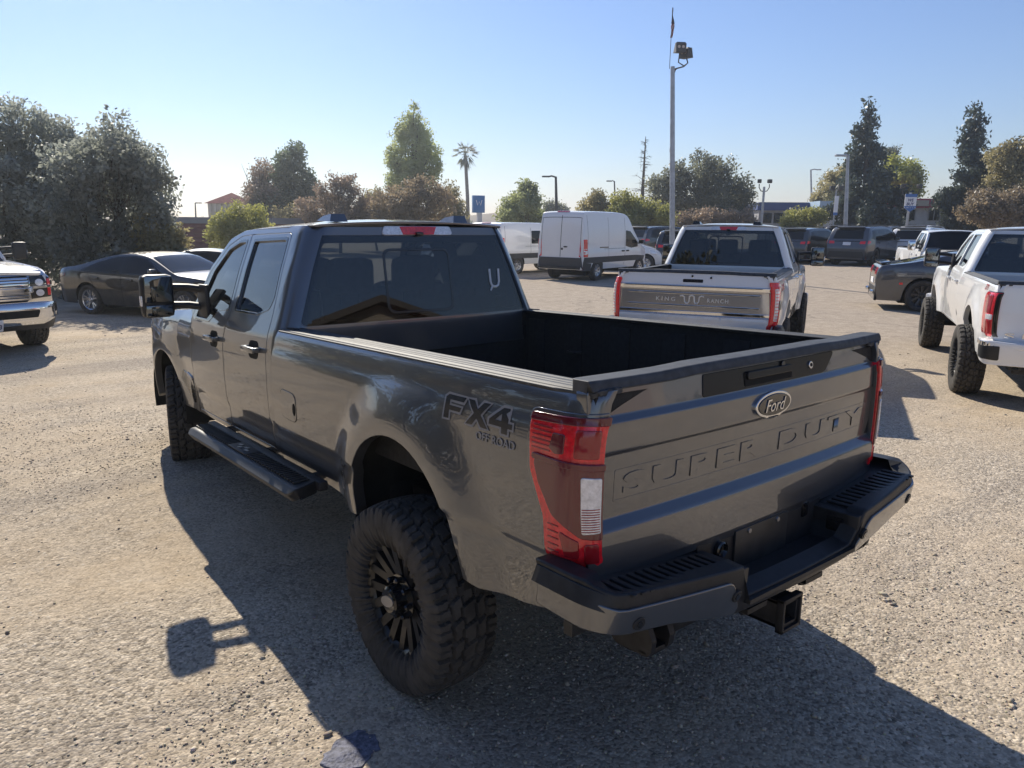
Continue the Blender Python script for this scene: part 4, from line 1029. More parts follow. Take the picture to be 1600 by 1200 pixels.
def ground_mat():
    m = bpy.data.materials.new('dirt_and_gravel'); m.use_nodes = True; nt = m.node_tree; N = nt.nodes; Lk = nt.links; b = N['Principled BSDF']
    tc = N.new('ShaderNodeTexCoord'); P = tc.outputs['Object']
    def noise(scale, detail=5, rough=.6, vec=None, dist=0):
        n = N.new('ShaderNodeTexNoise'); n.inputs['Scale'].default_value = scale; n.inputs['Detail'].default_value = detail; n.inputs['Roughness'].default_value = rough; n.inputs['Distortion'].default_value = dist
        Lk.new(vec or P, n.inputs['Vector']); return n.outputs['Fac']
    def ramp(fac, *st):
        r = N.new('ShaderNodeValToRGB'); e = r.color_ramp.elements
        while len(e) < len(st): e.new(.5)
        for q, (p, c) in zip(e, st): q.position = p; q.color = (*c, 1) if isinstance(c, tuple) else (c, c, c, 1)
        Lk.new(fac, r.inputs[0]); return r.outputs[0]
    def mix(f, a, c, mode='MIX'):
        x = N.new('ShaderNodeMix'); x.data_type = 'RGBA'; x.blend_type = mode
        for sock, v in ((x.inputs['Factor'], f), (x.inputs['A'], a), (x.inputs['B'], c)):
            if isinstance(v, bpy.types.NodeSocket): Lk.new(v, sock)
            elif isinstance(v, tuple): sock.default_value = (*v, 1)
            else: sock.default_value = v
        return x.outputs['Result']
    def mth(op, a, c=None):
        x = N.new('ShaderNodeMath'); x.operation = op
        for i, v in enumerate((a, c)):
            if v is None: continue
            if isinstance(v, bpy.types.NodeSocket): Lk.new(v, x.inputs[i])
            else: x.inputs[i].default_value = v
        return x.outputs[0]
    # stretched coordinates for wheel tracks that sweep across the lot
    mp = N.new('ShaderNodeMapping'); mp.inputs['Rotation'].default_value = (0, 0, rad(28)); mp.inputs['Scale'].default_value = (.10, .95, 1); Lk.new(P, mp.inputs['Vector'])
    tr = noise(1.15, 5, .55, mp.outputs[0], .5)
    big = noise(.35, 6, .65, None, .3); mid = noise(1.7, 6, .65); fine = noise(22, 5, .7)
    dirt = ramp(mid, (.30, (.44, .345, .235)), (.55, (.53, .435, .318)), (.75, (.62, .52, .39)))
    grav = ramp(fine, (.28, (.31, .26, .20)), (.5, (.49, .415, .318)), (.72, (.68, .595, .475)))
    mask = ramp(mth('ADD', mth('MULTIPLY', big, .65), mth('MULTIPLY', tr, .35)), (.44, 0.0), (.57, 1.0))
    col = mix(mask, dirt, grav)
    vo = N.new('ShaderNodeTexVoronoi'); vo.inputs['Scale'].default_value = 74; Lk.new(P, vo.inputs['Vector'])
    vo2 = N.new('ShaderNodeTexVoronoi'); vo2.inputs['Scale'].default_value = 27; Lk.new(P, vo2.inputs['Vector'])
    sep = N.new('ShaderNodeSeparateColor'); Lk.new(vo.outputs['Color'], sep.inputs[0])
    peb = ramp(sep.outputs[0], (.0, .40), (.35, .86), (.75, 1.06), (1.0, 1.34))
    col = mix(mask, mix(.45, col, peb, 'MULTIPLY'), mix(.95, col, peb, 'MULTIPLY'))
    # scattered darker stones and dry crumbs
    sep2 = N.new('ShaderNodeSeparateColor'); Lk.new(vo2.outputs['Color'], sep2.inputs[0])
    dk = mth('MULTIPLY', mth('LESS_THAN', vo2.outputs['Distance'], .24), mth('LESS_THAN', sep2.outputs[1], .10))
    col = mix(mth('MULTIPLY', dk, .5), col, (.13, .105, .08))
    lt = mth('MULTIPLY', mth('LESS_THAN', vo2.outputs['Distance'], .22), mth('GREATER_THAN', sep2.outputs[1], .90))
    col = mix(mth('MULTIPLY', lt, .6), col, (.60, .55, .47))
    col = mix(mth('MULTIPLY', ramp(tr, (.49, 0.0), (.64, 1.0)), .42), col, (.25, .21, .175))
    # old worn asphalt beyond the gravel
    sx = N.new('ShaderNodeSeparateXYZ'); Lk.new(P, sx.inputs[0])
    edge = mth('ADD', mth('ADD', mth('MULTIPLY', sx.outputs[0], .80), mth('MULTIPLY', sx.outputs[1], .42)), mth('MULTIPLY', big, 5.0))
    am = ramp(mth('MULTIPLY', edge, .05), (.42, 0.0), (.66, 1.0))
    asph = ramp(noise(3.5, 9, .75), (.30, (.32, .27, .205)), (.52, (.42, .35, .275)), (.72, (.50, .425, .335)))
    asph = mix(.5, asph, peb, 'MULTIPLY')
    vc = N.new('ShaderNodeTexVoronoi'); vc.feature = 'DISTANCE_TO_EDGE'; vc.inputs['Scale'].default_value = .32
    wv = N.new('ShaderNodeVectorMath'); wv.operation = 'ADD'
    ns = N.new('ShaderNodeTexNoise'); ns.inputs['Scale'].default_value = 1.2; ns.inputs['Detail'].default_value = 6; Lk.new(P, ns.inputs['Vector']); Lk.new(P, wv.inputs[0]); Lk.new(ns.outputs['Color'], wv.inputs[1]); Lk.new(wv.outputs[0], vc.inputs['Vector'])
    crack = ramp(vc.outputs['Distance'], (.0, 1.0), (.012, 0.0))
    asph = mix(mth('MULTIPLY', crack, .55), asph, (.12, .11, .10))
    col = mix(am, col, asph)
    Lk.new(col, b.inputs['Base Color']); b.inputs['Roughness'].default_value = .95; b.inputs['Specular IOR Level'].default_value = .12
    # relief
    h1 = mth('SUBTRACT', 1.0, vo.outputs['Distance']); h2 = mth('MULTIPLY', mth('SUBTRACT', 1.0, vo2.outputs['Distance']), 1.2)
    hh = mth('ADD', mth('MULTIPLY', h1, .55), mth('ADD', mth('MULTIPLY', h2, .5), mth('MULTIPLY', fine, .9)))
    bp = N.new('ShaderNodeBump'); bp.inputs['Distance'].default_value = .012
    Lk.new(mth('SUBTRACT', mth('ADD', .38, mth('MULTIPLY', mask, .40)), mth('MULTIPLY', am, .22)), bp.inputs['Strength']); Lk.new(hh, bp.inputs['Height']); Lk.new(bp.outputs[0], b.inputs['Normal'])
    return m
gm = mesh_np('ground', np.stack([X.ravel(), Y.ravel(), Z.ravel()], -1), GF)
setting(link('ground', gm, ground_mat()))

def stone_mat():
    m = bpy.data.materials.new('loose_stone'); m.use_nodes = True; nt = m.node_tree; b = nt.nodes['Principled BSDF']
    g = nt.nodes.new('ShaderNodeNewGeometry'); r = nt.nodes.new('ShaderNodeValToRGB'); e = r.color_ramp.elements; e.new(.4); e.new(.8)
    for q, (p, c) in zip(e, ((0, (.22, .185, .15)), (.2, (.37, .315, .245)), (.7, (.48, .405, .30)), (1, (.66, .58, .46)))): q.position = p; q.color = (*c, 1)
    nt.links.new(g.outputs['Random Per Island'], r.inputs[0])
    nz = nt.nodes.new('ShaderNodeTexNoise'); nz.inputs['Scale'].default_value = 130; nz.inputs['Detail'].default_value = 3
    tc = nt.nodes.new('ShaderNodeTexCoord'); nt.links.new(tc.outputs['Object'], nz.inputs['Vector'])
    mx = nt.nodes.new('ShaderNodeMix'); mx.data_type = 'RGBA'; mx.blend_type = 'OVERLAY'; mx.inputs['Factor'].default_value = .5
    nt.links.new(r.outputs[0], mx.inputs['A']); nt.links.new(nz.outputs['Color'], mx.inputs['B']); nt.links.new(mx.outputs['Result'], b.inputs['Base Color']); b.inputs['Roughness'].default_value = .85
    return m
def stones(n, smin, smax, dmin, dmax, seed, power=1.0):
    rg = np.random.default_rng(seed)
    bm = bmesh.new(); bmesh.ops.create_icosphere(bm, subdivisions=1, radius=1.0); bm.verts.index_update()
    bv = np.array([v.co[:] for v in bm.verts]); bf = np.array([[v.index for v in f.verts] for f in bm.faces]); bm.free()
    # spread over the part of the ground in front of the photographer, denser close by
    th = rg.uniform(-.80, .80, n * 3); d = dmin + (dmax - dmin) * rg.random(n * 3) ** power
    fx = FH[0] * np.cos(th) + RH[0] * np.sin(th); fy = FH[1] * np.cos(th) + RH[1] * np.sin(th)
    x = CAM[0] + d * fx; y = CAM[1] + d * fy
    k = rg.random(n * 3) < np.clip((vnoise(x * .45 + 3, y * .45, NL[4]) - .38) * 2.6 + .5 * (vnoise(x * 1.7, y * 1.7, NL[5]) - .4), .03, 1)
    x, y, d = x[k][:n], y[k][:n], d[k][:n]; n = len(x)
    s = smin + (smax - smin) * rg.random(n) ** 2.6
    V = bv[None] * (1 + .34 * rg.normal(size=(n, len(bv), 1)).clip(-1.2, 1.2))
    V = V * np.stack([s * rg.uniform(.7, 1.3, n), s * rg.uniform(.7, 1.3, n), s * rg.uniform(.4, .8, n)], -1)[:, None]
    a = rg.uniform(0, 6.28, n)[:, None]; c, sn = np.cos(a), np.sin(a)
    xx = V[..., 0] * c - V[..., 1] * sn + x[:, None]; yy = V[..., 0] * sn + V[..., 1] * c + y[:, None]; zz = V[..., 2] + (gz(x, y) + s * .18)[:, None]
    F = (bf[None] + (np.arange(n) * len(bv))[:, None, None]).reshape(-1, 3)
    return np.stack([xx, yy, zz], -1).reshape(-1, 3), F
Va, Fa = stones(46000, .0022, .0075, 1.3, 9.5, 3, 1.1); Vb, Fb = stones(1300, .007, .016, 1.5, 16.0, 4, 1.2); Vc, Fc = stones(26, .02, .034, 2.2, 16.0, 5)
SV = np.concatenate([Va, Vb, Vc]); SF = np.concatenate([Fa, Fb + len(Va), Fc + len(Va) + len(Vb)])
o = link('gravel', mesh_np('gravel', SV, SF, smooth=False), stone_mat()); setting(o, 'stuff')

# a flattened bluish scrap in the near shadow
def scrap():
    rg = np.random.default_rng(9); c = (-1.335, -.255); n = 26
    r = .10 * (1 + .07 * rg.normal(size=n)) * .85 * (1 + .12 * np.sin(np.linspace(0, 12.5, n))); a = np.linspace(0, 2 * np.pi, n, endpoint=False)
    f = lambda u, v: np.stack([u, v, gz(u, v) + .004 + .008 * (vnoise(u * 30, v * 30, NL[2]) - .3)], -1)
    t = panel('scrap', [(c[0] + 1.25 * q * math.cos(w), c[1] + q * math.sin(w) * 1.1) for q, w in zip(r, a)], f, mat('weathered_blue_scrap', (.13, .135, .18), rough=.7, noise=(45, .55), bump=(90, .6, .01)), s=1, grid=.018, t=.012, r=.003)
    tag(t, 'crumpled bluish scrap lying on the shaded ground at the bottom edge', 'litter')
scrap()
# ------------------------------------------------------------------ cars and vans: a lofted shell with panels let into it
class Shell:
    def __init__(s, prof, belt, W, plan, sill, arches, tumble=.30, side=None, edge=.86, crown=2.4, step=.035):
        P = np.array(prof, float)
        # smooth profile by Chaikin corner cutting
        for _ in range(3):
            a, b = P[:-1], P[1:]; P = np.concatenate([P[:1], np.stack([.75 * a + .25 * b, .25 * a + .75 * b], 1).reshape(-1, 2), P[-1:]])
        L = np.concatenate([[0], np.cumsum(np.hypot(*np.diff(P, axis=0).T))]); n = int(L[-1] / step)
        q = np.linspace(0, L[-1], n); y = np.interp(q, L, P[:, 0]); z = np.interp(q, L, P[:, 1])
        y = np.maximum.accumulate(y) + np.arange(n) * 1e-6
        s.y, s.zt, s.n = y, z, n
        s.sill, s.arch = sill, arches
        B = np.array(belt, float); PL = curve(plan, 600, 9); sd = side or (lambda q: 1 - .075 * (1 - np.clip(q / .75, 0, 1)) ** 2 - .018 * np.clip((q - .75) / .25, 0, 1) ** 2)
        zb = np.minimum(np.interp(y, B[:, 0], B[:, 1]), z - .02); w = W * PL(y)
        z0 = np.full(n, sill)
        for yc, zc, ra in arches:
            d = np.abs(y - yc); z0 = np.where(d < ra, np.maximum(z0, zc + np.sqrt(np.maximum(ra * ra - d * d, 0))), z0)
        z0 = np.minimum(z0, zb - .02); s.z0, s.zb, s.w = z0, zb, w
        zs = np.full(n, sill)
        r1 = np.linspace(0, 1, 12); r2 = np.linspace(0, 1, 9)[1:]; r3 = np.linspace(0, 1, 13)[1:]
        Zl = z0[:, None] + (zb - z0)[:, None] * r1
        ql = np.clip((Zl - zs[:, None]) / np.maximum(zb - zs, .05)[:, None], 0, 1); Xl = w[:, None] * sd(ql)
        xb = Xl[:, -1:]; ze = (zb + (z - zb) * edge)[:, None]; xe = np.maximum(xb - tumble * (ze - zb[:, None]), .02)
        Zu = zb[:, None] + (ze - zb[:, None]) * r2; Xu = xb + (xe - xb) * r2 + .03 * np.sin(r2 * np.pi) * np.clip((ze - zb[:, None]) * 2, 0, 1)
        a = r3 * np.pi / 2; Xt = xe * np.cos(a) ** .7; Zt = ze + (z[:, None] - ze) * np.sin(a) ** .8 if crown < 2.5 else ze + (z[:, None] - ze) * np.sin(a) ** .55
        s.X = np.concatenate([Xl, Xu, Xt], 1); s.Z = np.concatenate([Zl, Zu, Zt], 1); s.X[:, -1] = 0
        s.m = s.X.shape[1]
    def half(s, sd, cap=True):
        V = np.stack([sd * s.X, np.repeat(s.y[:, None], s.m, 1), s.Z], -1).reshape(-1, 3)
        i = np.arange(s.n - 1)[:, None]; j = np.arange(s.m - 1)[None]; A = i * s.m + j
        F = np.stack([A, A + s.m, A + s.m + 1, A + 1], -1).reshape(-1, 4)
        return V, (F if sd > 0 else F[:, ::-1])
    def body(s, name, mat_, parent, label=None):
        V0, F0 = s.half(1); V1, F1 = s.half(-1); F = [list(map(int, q)) for q in F0] + [[int(a) + len(V0) for a in q] for q in F1]
        n0 = len(V0)
        F.append([k for k in range(s.m)] + [n0 + k for k in range(s.m - 2, -1, -1)])
        b = (s.n - 1) * s.m
        F.append(([b + k for k in range(s.m)] + [n0 + b + k for k in range(s.m - 2, -1, -1)])[::-1])
        bm_me = mesh_np(name, np.concatenate([V0, V1]), F, sharp=42)
        bm = bmesh.new(); bm.from_mesh(bm_me); bmesh.ops.remove_doubles(bm, verts=bm.verts, dist=1e-4); bm.to_mesh(bm_me); bm.free(); bm_me.set_sharp_from_angle(angle=rad(42))
        return link(name, bm_me, mat_, parent, label)
    def f_side(s, sd):
        def f(y, z):
            y = np.atleast_1d(y); z = np.atleast_1d(z); i = np.clip(np.interp(y, s.y, np.arange(s.n)), 0, s.n - 1.001); k = i.astype(int); t = i - k
            x = np.empty(len(y))
            for a in range(len(y)):
                X = s.X[k[a]] * (1 - t[a]) + s.X[k[a] + 1] * t[a]; Z = s.Z[k[a]] * (1 - t[a]) + s.Z[k[a] + 1] * t[a]; x[a] = np.interp(z[a], Z, X)
            return np.stack([sd * x, y, z], -1)
        return f
    def f_top(s):
        """(x, station number) on the upper skin"""
        def f(x, st):
            x = np.atleast_1d(x); i = np.clip(np.atleast_1d(st), 0, s.n - 1.001); k = i.astype(int); t = i - k
            y = s.y[k] * (1 - t) + s.y[k + 1] * t; z = np.empty(len(x))
            for a in range(len(x)):
                X = s.X[k[a]] * (1 - t[a]) + s.X[k[a] + 1] * t[a]; Z = s.Z[k[a]] * (1 - t[a]) + s.Z[k[a] + 1] * t[a]; z[a] = np.interp(abs(x[a]), X[::-1], Z[::-1])
            return np.stack([x, y, z], -1)
        return f
    def sz(s, z, rear=True):      # station of a height on the rear (front) face
        if rear:
            k = int(np.argmax(s.zt)); return float(np.interp(z, np.maximum.accumulate(s.zt[:k + 1]), np.arange(k + 1)))
        k = int(np.argmax(s.zt)); q = np.maximum.accumulate(s.zt[::-1][:s.n - k]); return float(s.n - 1 - np.interp(z, q, np.arange(len(q))))
    def sy(s, y): return float(np.interp(y, s.y, np.arange(s.n)))

def car(name, label, cat, pos, rz, PAINT, sp, group=None, scale=1.0, detail=True):
    t = thing(name, label, cat, pos, rz, group, scale)
    R, w, rr = sp['tyre']; wb = sp['wb']
    ra = R + .055
    S = Shell(sp['prof'], sp['belt'], sp['W'], sp['plan'], sp['sill'], [(0, R, ra), (wb, R, ra)], sp.get('tumble', .3), None, sp.get('edge', .86), sp.get('crown', 2.4))
    b = S.body('body', PAINT, t)
    L, Rr = S.f_side(-1), S.f_side(1); T = S.f_top()
    sides = [(-1, L), (1, Rr)]
    for sd, f in sides:
        for ol in sp.get('clad', []): panel('lower_cladding', rpoly(ol), f, sp.get('cladmat', PLASTIC), t, s=sd, grid=.12, t=.004, off=.006)
        if sp.get('trim'): panel('window_trim', rpoly(sp['trim']), f, sp.get('trimmat', GLOSSB), t, s=sd, grid=.10, t=.003, off=.003)
        for ol in sp['win']: panel('window', rpoly(ol), f, sp.get('glass', DGLASS), t, s=sd, grid=.10, t=.002, r=.001, off=.006)
        for (y0, z0, y1, z1) in sp.get('seams', []):
            d = .006
            panel('door_seam', [(y0 - d, z0), (y0 + d, z0), (y1 + d, z1), (y1 - d, z1)] if abs(z1 - z0) > abs(y1 - y0) else [(y0, z0 - d), (y1, z1 - d), (y1, z1 + d), (y0, z0 + d)], f, GAPM, t, s=sd, grid=.12, t=0, off=.003)
        for (y, z) in sp.get('handles', []):
            panel('door_handle', rpoly([(y - .09, z - .018, .015), (y + .09, z - .018, .015), (y + .09, z + .018, .015), (y - .09, z + .018, .015)]), f, sp.get('handle', PAINT), t, s=sd, grid=.08, t=.02, r=.008, off=.028)
        for nm, ol, m_ in sp.get('sidebits', []): panel(nm, rpoly(ol), f, m_, t, s=sd, grid=.06, t=.01, off=.010)
        if 'mirror' in sp:
            y, z, x = sp['mirror']; m = MB(); m.box((sd * (x + .10), y, z), (.20, .10, .15), ch=.04); mo = m.build('mirror', sp.get('mirmat', PAINT), t, sharp=60)
            m = MB(); m.box((sd * (x - .03), y, z - .06), (.14, .05, .04), ch=.01); m.build('mirror_arm', PLASTIC, mo)
            m = MB(); m.box((sd * (x + .10), y - .051, z), (.15, .004, .11)); m.build('mirror_glass', MATS['mirror_glass'], mo)
    for nm, ol, m_, o_ in sp.get('rear', []):
        q = [(p[0], S.sz(p[1])) + tuple(np.array(p[2:]) / .035 if len(p) > 2 else ()) for p in ol]
        panel(nm, rpoly([(a, c) for a, c in [(p[0], p[1]) for p in q]]), T, m_, t, s=1, grid=2.5, gu=.09, t=.01, r=.004, off=o_)
    for nm, ol, m_, o_ in sp.get('front', []):
        panel(nm, [(p[0], S.sz(p[1], False)) for p in ol], T, m_, t, s=1, grid=2.5, gu=.09, t=.01, r=.004, off=o_)
    for nm, ol, m_, o_ in sp.get('top', []):
        panel(nm, [(p[0], S.sy(p[1])) for p in ol], T, m_, t, s=1, grid=2.5, gu=.09, t=.006, r=.003, off=o_)
    for nm, boxes, m_ in sp.get('boxes', []):
        for c, d, kw in boxes:
            m = MB(); m.box(c, d, **kw); m.build(nm, m_, t, sharp=50)
    m = MB(); m.box((0, wb / 2, sp['sill'] + .06), (1.35 * sp['W'], wb + 1.2, .16)); m.box((0, 0, R + .05), (1.42 * sp['W'], .9, .5)); m.box((0, wb, R + .05), (1.42 * sp['W'], .9, .5)); m.build('underbody', UNDER, t)
    tr = sp['W'] * .985 - w / 2
    for (x, y) in ((-tr, 0), (tr, 0), (-tr, wb), (tr, wb)):
        add_wheel(t, sp.get('wkey', name + str(R)), x, y, R, w, rr, tread=False, nth=48, spokes=sp.get('spokes', 5), pair=sp.get('pair', True), hub=.07, rimmat=sp.get('rimmat', RIMS), dish=.02, lugs=5, spin=.4 + y)
    for tx in sp.get('text', []):
        where, s_, cx, cz, h, w_, m_, kw = tx
        if where == 'side':
            for sd, f in sides: text_on(kw.pop('nm', 'lettering') if 'nm' in kw else 'lettering', s_, cx, cz, f, m_, t, side=sd, flipx=-1 if sd < 0 else 1, lift=.012, h=h, w=w_, **kw)
    return t

MATS.get('mirror_glass') or mat('mirror_glass', (.16, .17, .18), rough=.02, metal=1.0)
PLAN_C = [(-1.2, .70), (-1.05, .86), (-.85, .955), (-.4, 1.0), (2.4, 1.0), (3.1, .965), (3.4, .90), (3.6, .78), (3.8, .62)]
def plan(yr, yf, a=.80, b=.74): return [(yr - .2, a - .1), (yr, a), (yr + .10, a + .10), (yr + .28, .965), (yr + .8, 1.0), (yf - 1.3, 1.0), (yf - .6, .955), (yf - .25, .87), (yf, b), (yf + .2, b - .1)]

SEDAN = dict(wb=2.82, W=.915, sill=.24, tyre=(.345, .235, .245), tumble=.46, edge=.84, wkey='sedan', spokes=5,
    prof=[(-1.02, .38), (-1.04, .60), (-1.02, .86), (-.96, 1.02), (-.86, 1.06), (-.30, 1.12), (.20, 1.28), (.75, 1.415), (1.25, 1.445), (1.75, 1.40), (2.15, 1.22), (2.55, 1.02), (2.75, .98), (3.35, .92), (3.62, .80), (3.72, .62), (3.70, .36)],
    belt=[(-1.05, .90), (-.5, .965), (.5, .95), (2.4, .90), (3.3, .80), (3.8, .62)], plan=plan(-1.04, 3.72),
    trim=[(-.22, 1.00, .03), (.30, 1.20, .2), (.85, 1.335, .2), (1.35, 1.36, .15), (1.75, 1.31, .1), (2.33, .955, .02), (1.0, .96), (.1, .985)],
    win=[[(-.10, 1.015, .02), (.35, 1.195, .12), (.80, 1.305, .1), (1.06, 1.33, .01), (1.04, .985, .01), (.1, 1.01)], [(1.11, 1.33, .01), (1.38, 1.335, .1), (1.72, 1.285, .08), (2.22, .985, .02), (1.09, .985, .01)]],
    seams=[(1.07, .34, 1.08, .96), (2.28, .34, 2.33, .93), (.28, .58, .05, .97)], handles=[(.30, .845), (1.32, .83)], mirror=(2.10, 1.03, .885),
    sidebits=[('tail_light', [(-.98, .80, .02), (-.68, .87, .03), (-.68, .93, .02), (-.98, .92, .02)], REDL), ('headlight', [(3.30, .66, .02), (3.55, .64, .02), (3.50, .76, .02), (3.28, .79, .02)], CLEARL)],
    top=[('windscreen', [(-.66, 1.80), (.66, 1.80), (.80, 2.52), (-.80, 2.52)], DGLASS, .006), ('rear_window', [(-.60, .60), (.60, .60), (.72, -.22), (-.72, -.22)], DGLASS, .006)],
    rear=[('bumper_insert', [(-.6, .40), (.6, .40), (.6, .52), (-.6, .52)], PLASTIC, .006), ('licence_plate', [(-.26, .62), (.26, .62), (.26, .74), (-.26, .74)], PAPER, .01)],
    front=[('grille', [(-.5, .42), (.5, .42), (.5, .66), (-.5, .66)], GAPM, .006)])
COUPE = dict(wb=2.72, W=.945, sill=.22, tyre=(.36, .28, .262), tumble=.50, edge=.80, wkey='coupe', spokes=10, pair=False, rimmat=mat('dark_grey_rim', (.06, .06, .065), rough=.3, metal=.7),
    prof=[(-.98, .34), (-1.02, .55), (-.99, .78), (-.95, .96), (-.88, 1.035), (-.55, 1.06), (-.10, 1.15), (.45, 1.315), (1.0, 1.385), (1.45, 1.35), (1.95, 1.12), (2.35, .98), (3.2, .90), (3.55, .76), (3.66, .56), (3.64, .34)],
    belt=[(-1.05, .88), (-.6, .98), (0, .985), (.8, .945), (2.2, .90), (3.2, .80), (3.7, .60)], plan=[(-1.2, .70), (-1.02, .82), (-.90, .92), (-.6, .985), (0, 1.015), (.5, .985), (2.2, .975), (2.72, 1.0), (3.2, .92), (3.5, .82), (3.8, .6)],
    trim=[(.55, 1.02, .02), (.52, 1.17, .1), (.95, 1.29, .1), (1.35, 1.28, .1), (1.95, .965, .02), (1.2, .96)], win=[[(.68, 1.04, .02), (.72, 1.19, .06), (1.0, 1.262, .05), (1.33, 1.255, .08), (1.84, .99, .02)]],
    seams=[(.60, .32, .63, 1.0), (2.02, .32, 2.0, .93)], handles=[(.88, .84)], mirror=(1.80, 1.02, .89),
    sidebits=[('side_marker', [(-.50, .60, .01), (-.43, .60, .01), (-.43, .64, .01), (-.50, .64, .01)], REDL), ('quarter_scoop', [(.28, .70, .02), (.50, .72, .02), (.52, .86, .02)], GLOSSB)],
    top=[('windscreen', [(-.62, 1.38), (.62, 1.38), (.76, 2.10), (-.76, 2.10)], DGLASS, .006), ('rear_window', [(-.55, .42), (.55, .42), (.62, -.42), (-.62, -.42)], DGLASS, .006)],
    rear=sum([[('tail_light', [(sx * (.40 + .13 * k), .80), (sx * (.47 + .13 * k), .80), (sx * (.50 + .13 * k), .96), (sx * (.43 + .13 * k), .96)], REDL, .010) for k in range(3)] for sx in (-1, 1)], []) +
         [('lamp_panel', [(-.84, .785), (.84, .785), (.80, .975), (-.80, .975)], GLOSSB, .004), ('diffuser', [(-.75, .345), (.75, .345), (.78, .52), (-.78, .52)], PLASTIC, .008), ('licence_plate', [(-.26, .58), (.26, .58), (.26, .70), (-.26, .70)], PAPER, .012)],
    boxes=[('exhaust_pipe', [((sx * (.52 + .11 * k), -1.02, .40), (.085, .10, .085), dict(ch=.03)) for sx in (-1, 1) for k in (0, 1)], CHROME), ('rear_spoiler', [((0, -.80, 1.075), (1.45, .20, .025), dict(ch=.01, rx=.12))], GLOSSB)])
SUV = dict(wb=3.02, W=.985, sill=.30, tyre=(.395, .265, .27), tumble=.27, edge=.88, crown=3, wkey='suv', spokes=5, rimmat=RIMB,
    prof=[(-1.03, .36), (-1.05, .58), (-1.03, .80), (-.98, .98), (-.93, 1.12), (-.80, 1.42), (-.66, 1.64), (-.50, 1.725), (.4, 1.775), (1.3, 1.775), (1.85, 1.70), (2.3, 1.48), (2.72, 1.20), (2.95, 1.14), (3.55, 1.06), (3.80, .92), (3.88, .66), (3.86, .38)],
    belt=[(-1.1, .98), (-.6, 1.10), (1.5, 1.08), (2.7, 1.06), (3.5, .92), (3.9, .66)], plan=plan(-1.05, 3.88, .84, .78),
    trim=[(-.66, 1.20, .03), (-.48, 1.56, .08), (-.1, 1.64, .1), (1.3, 1.66, .1), (1.75, 1.58, .08), (2.52, 1.15, .02), (.0, 1.13)],
    win=[[(-.52, 1.21, .02), (-.38, 1.54, .05), (-.05, 1.60, .03), (.10, 1.60), (.02, 1.175), (-.3, 1.19)], [(.10, 1.175), (.17, 1.605, .01), (1.02, 1.625, .01), (1.02, 1.165, .01)], [(1.10, 1.165, .01), (1.10, 1.625, .01), (1.38, 1.62, .08), (1.74, 1.53, .05), (2.38, 1.165, .02)]],
    seams=[(1.06, .42, 1.06, 1.15), (2.30, .42, 2.42, 1.12), (.40, .70, .05, 1.14)], handles=[(.30, 1.02), (1.30, 1.01)], mirror=(2.15, 1.20, .96),
    clad=[[(-1.0, .34), (-.48, .34), (-.50, .62), (-1.02, .66)], [(.46, .31), (2.54, .31), (2.52, .44), (.48, .44)]],
    sidebits=[('tail_light', [(-.965, .99, .02), (-.70, 1.03, .02), (-.70, 1.10, .02), (-.90, 1.13, .02)], REDL), ('headlight', [(3.45, .84, .02), (3.74, .80, .02), (3.70, .92, .02), (3.42, .98, .02)], CLEARL)],
    rear=[('rear_window', [(-.66, 1.20), (.66, 1.20), (.60, 1.60), (-.60, 1.60)], DGLASS, .006), ('tail_light', [(.56, .985), (.90, .985), (.88, 1.11), (.58, 1.09)], REDL, .012), ('tail_light', [(-.56, .985), (-.90, .985), (-.88, 1.11), (-.58, 1.09)], REDL, .012),
          ('rear_bumper', [(-.90, .37), (.90, .37), (.90, .64), (-.90, .64)], PLASTIC, .012), ('licence_plate', [(-.17, .92), (.17, .92), (.17, 1.05), (-.17, 1.05)], PAPER, .01), ('tailgate_strip', [(-.56, 1.075), (.56, 1.075), (.56, 1.10), (-.56, 1.10)], GLOSSB, .008)],
    top=[('windscreen', [(-.70, 1.86), (.70, 1.86), (.82, 2.66), (-.82, 2.66)], DGLASS, .006)],
    front=[('grille', [(-.58, .62), (.58, .62), (.58, .88), (-.58, .88)], GAPM, .006)],
    boxes=[('rear_spoiler', [((0, -.62, 1.715), (1.22, .26, .035), dict(ch=.012, rx=.22))], PLASTIC), ('roof_rail', [((sx * .64, .55, 1.80), (.035, 1.9, .035), dict(ch=.012)) for sx in (-1, 1)], PLASTIC)])
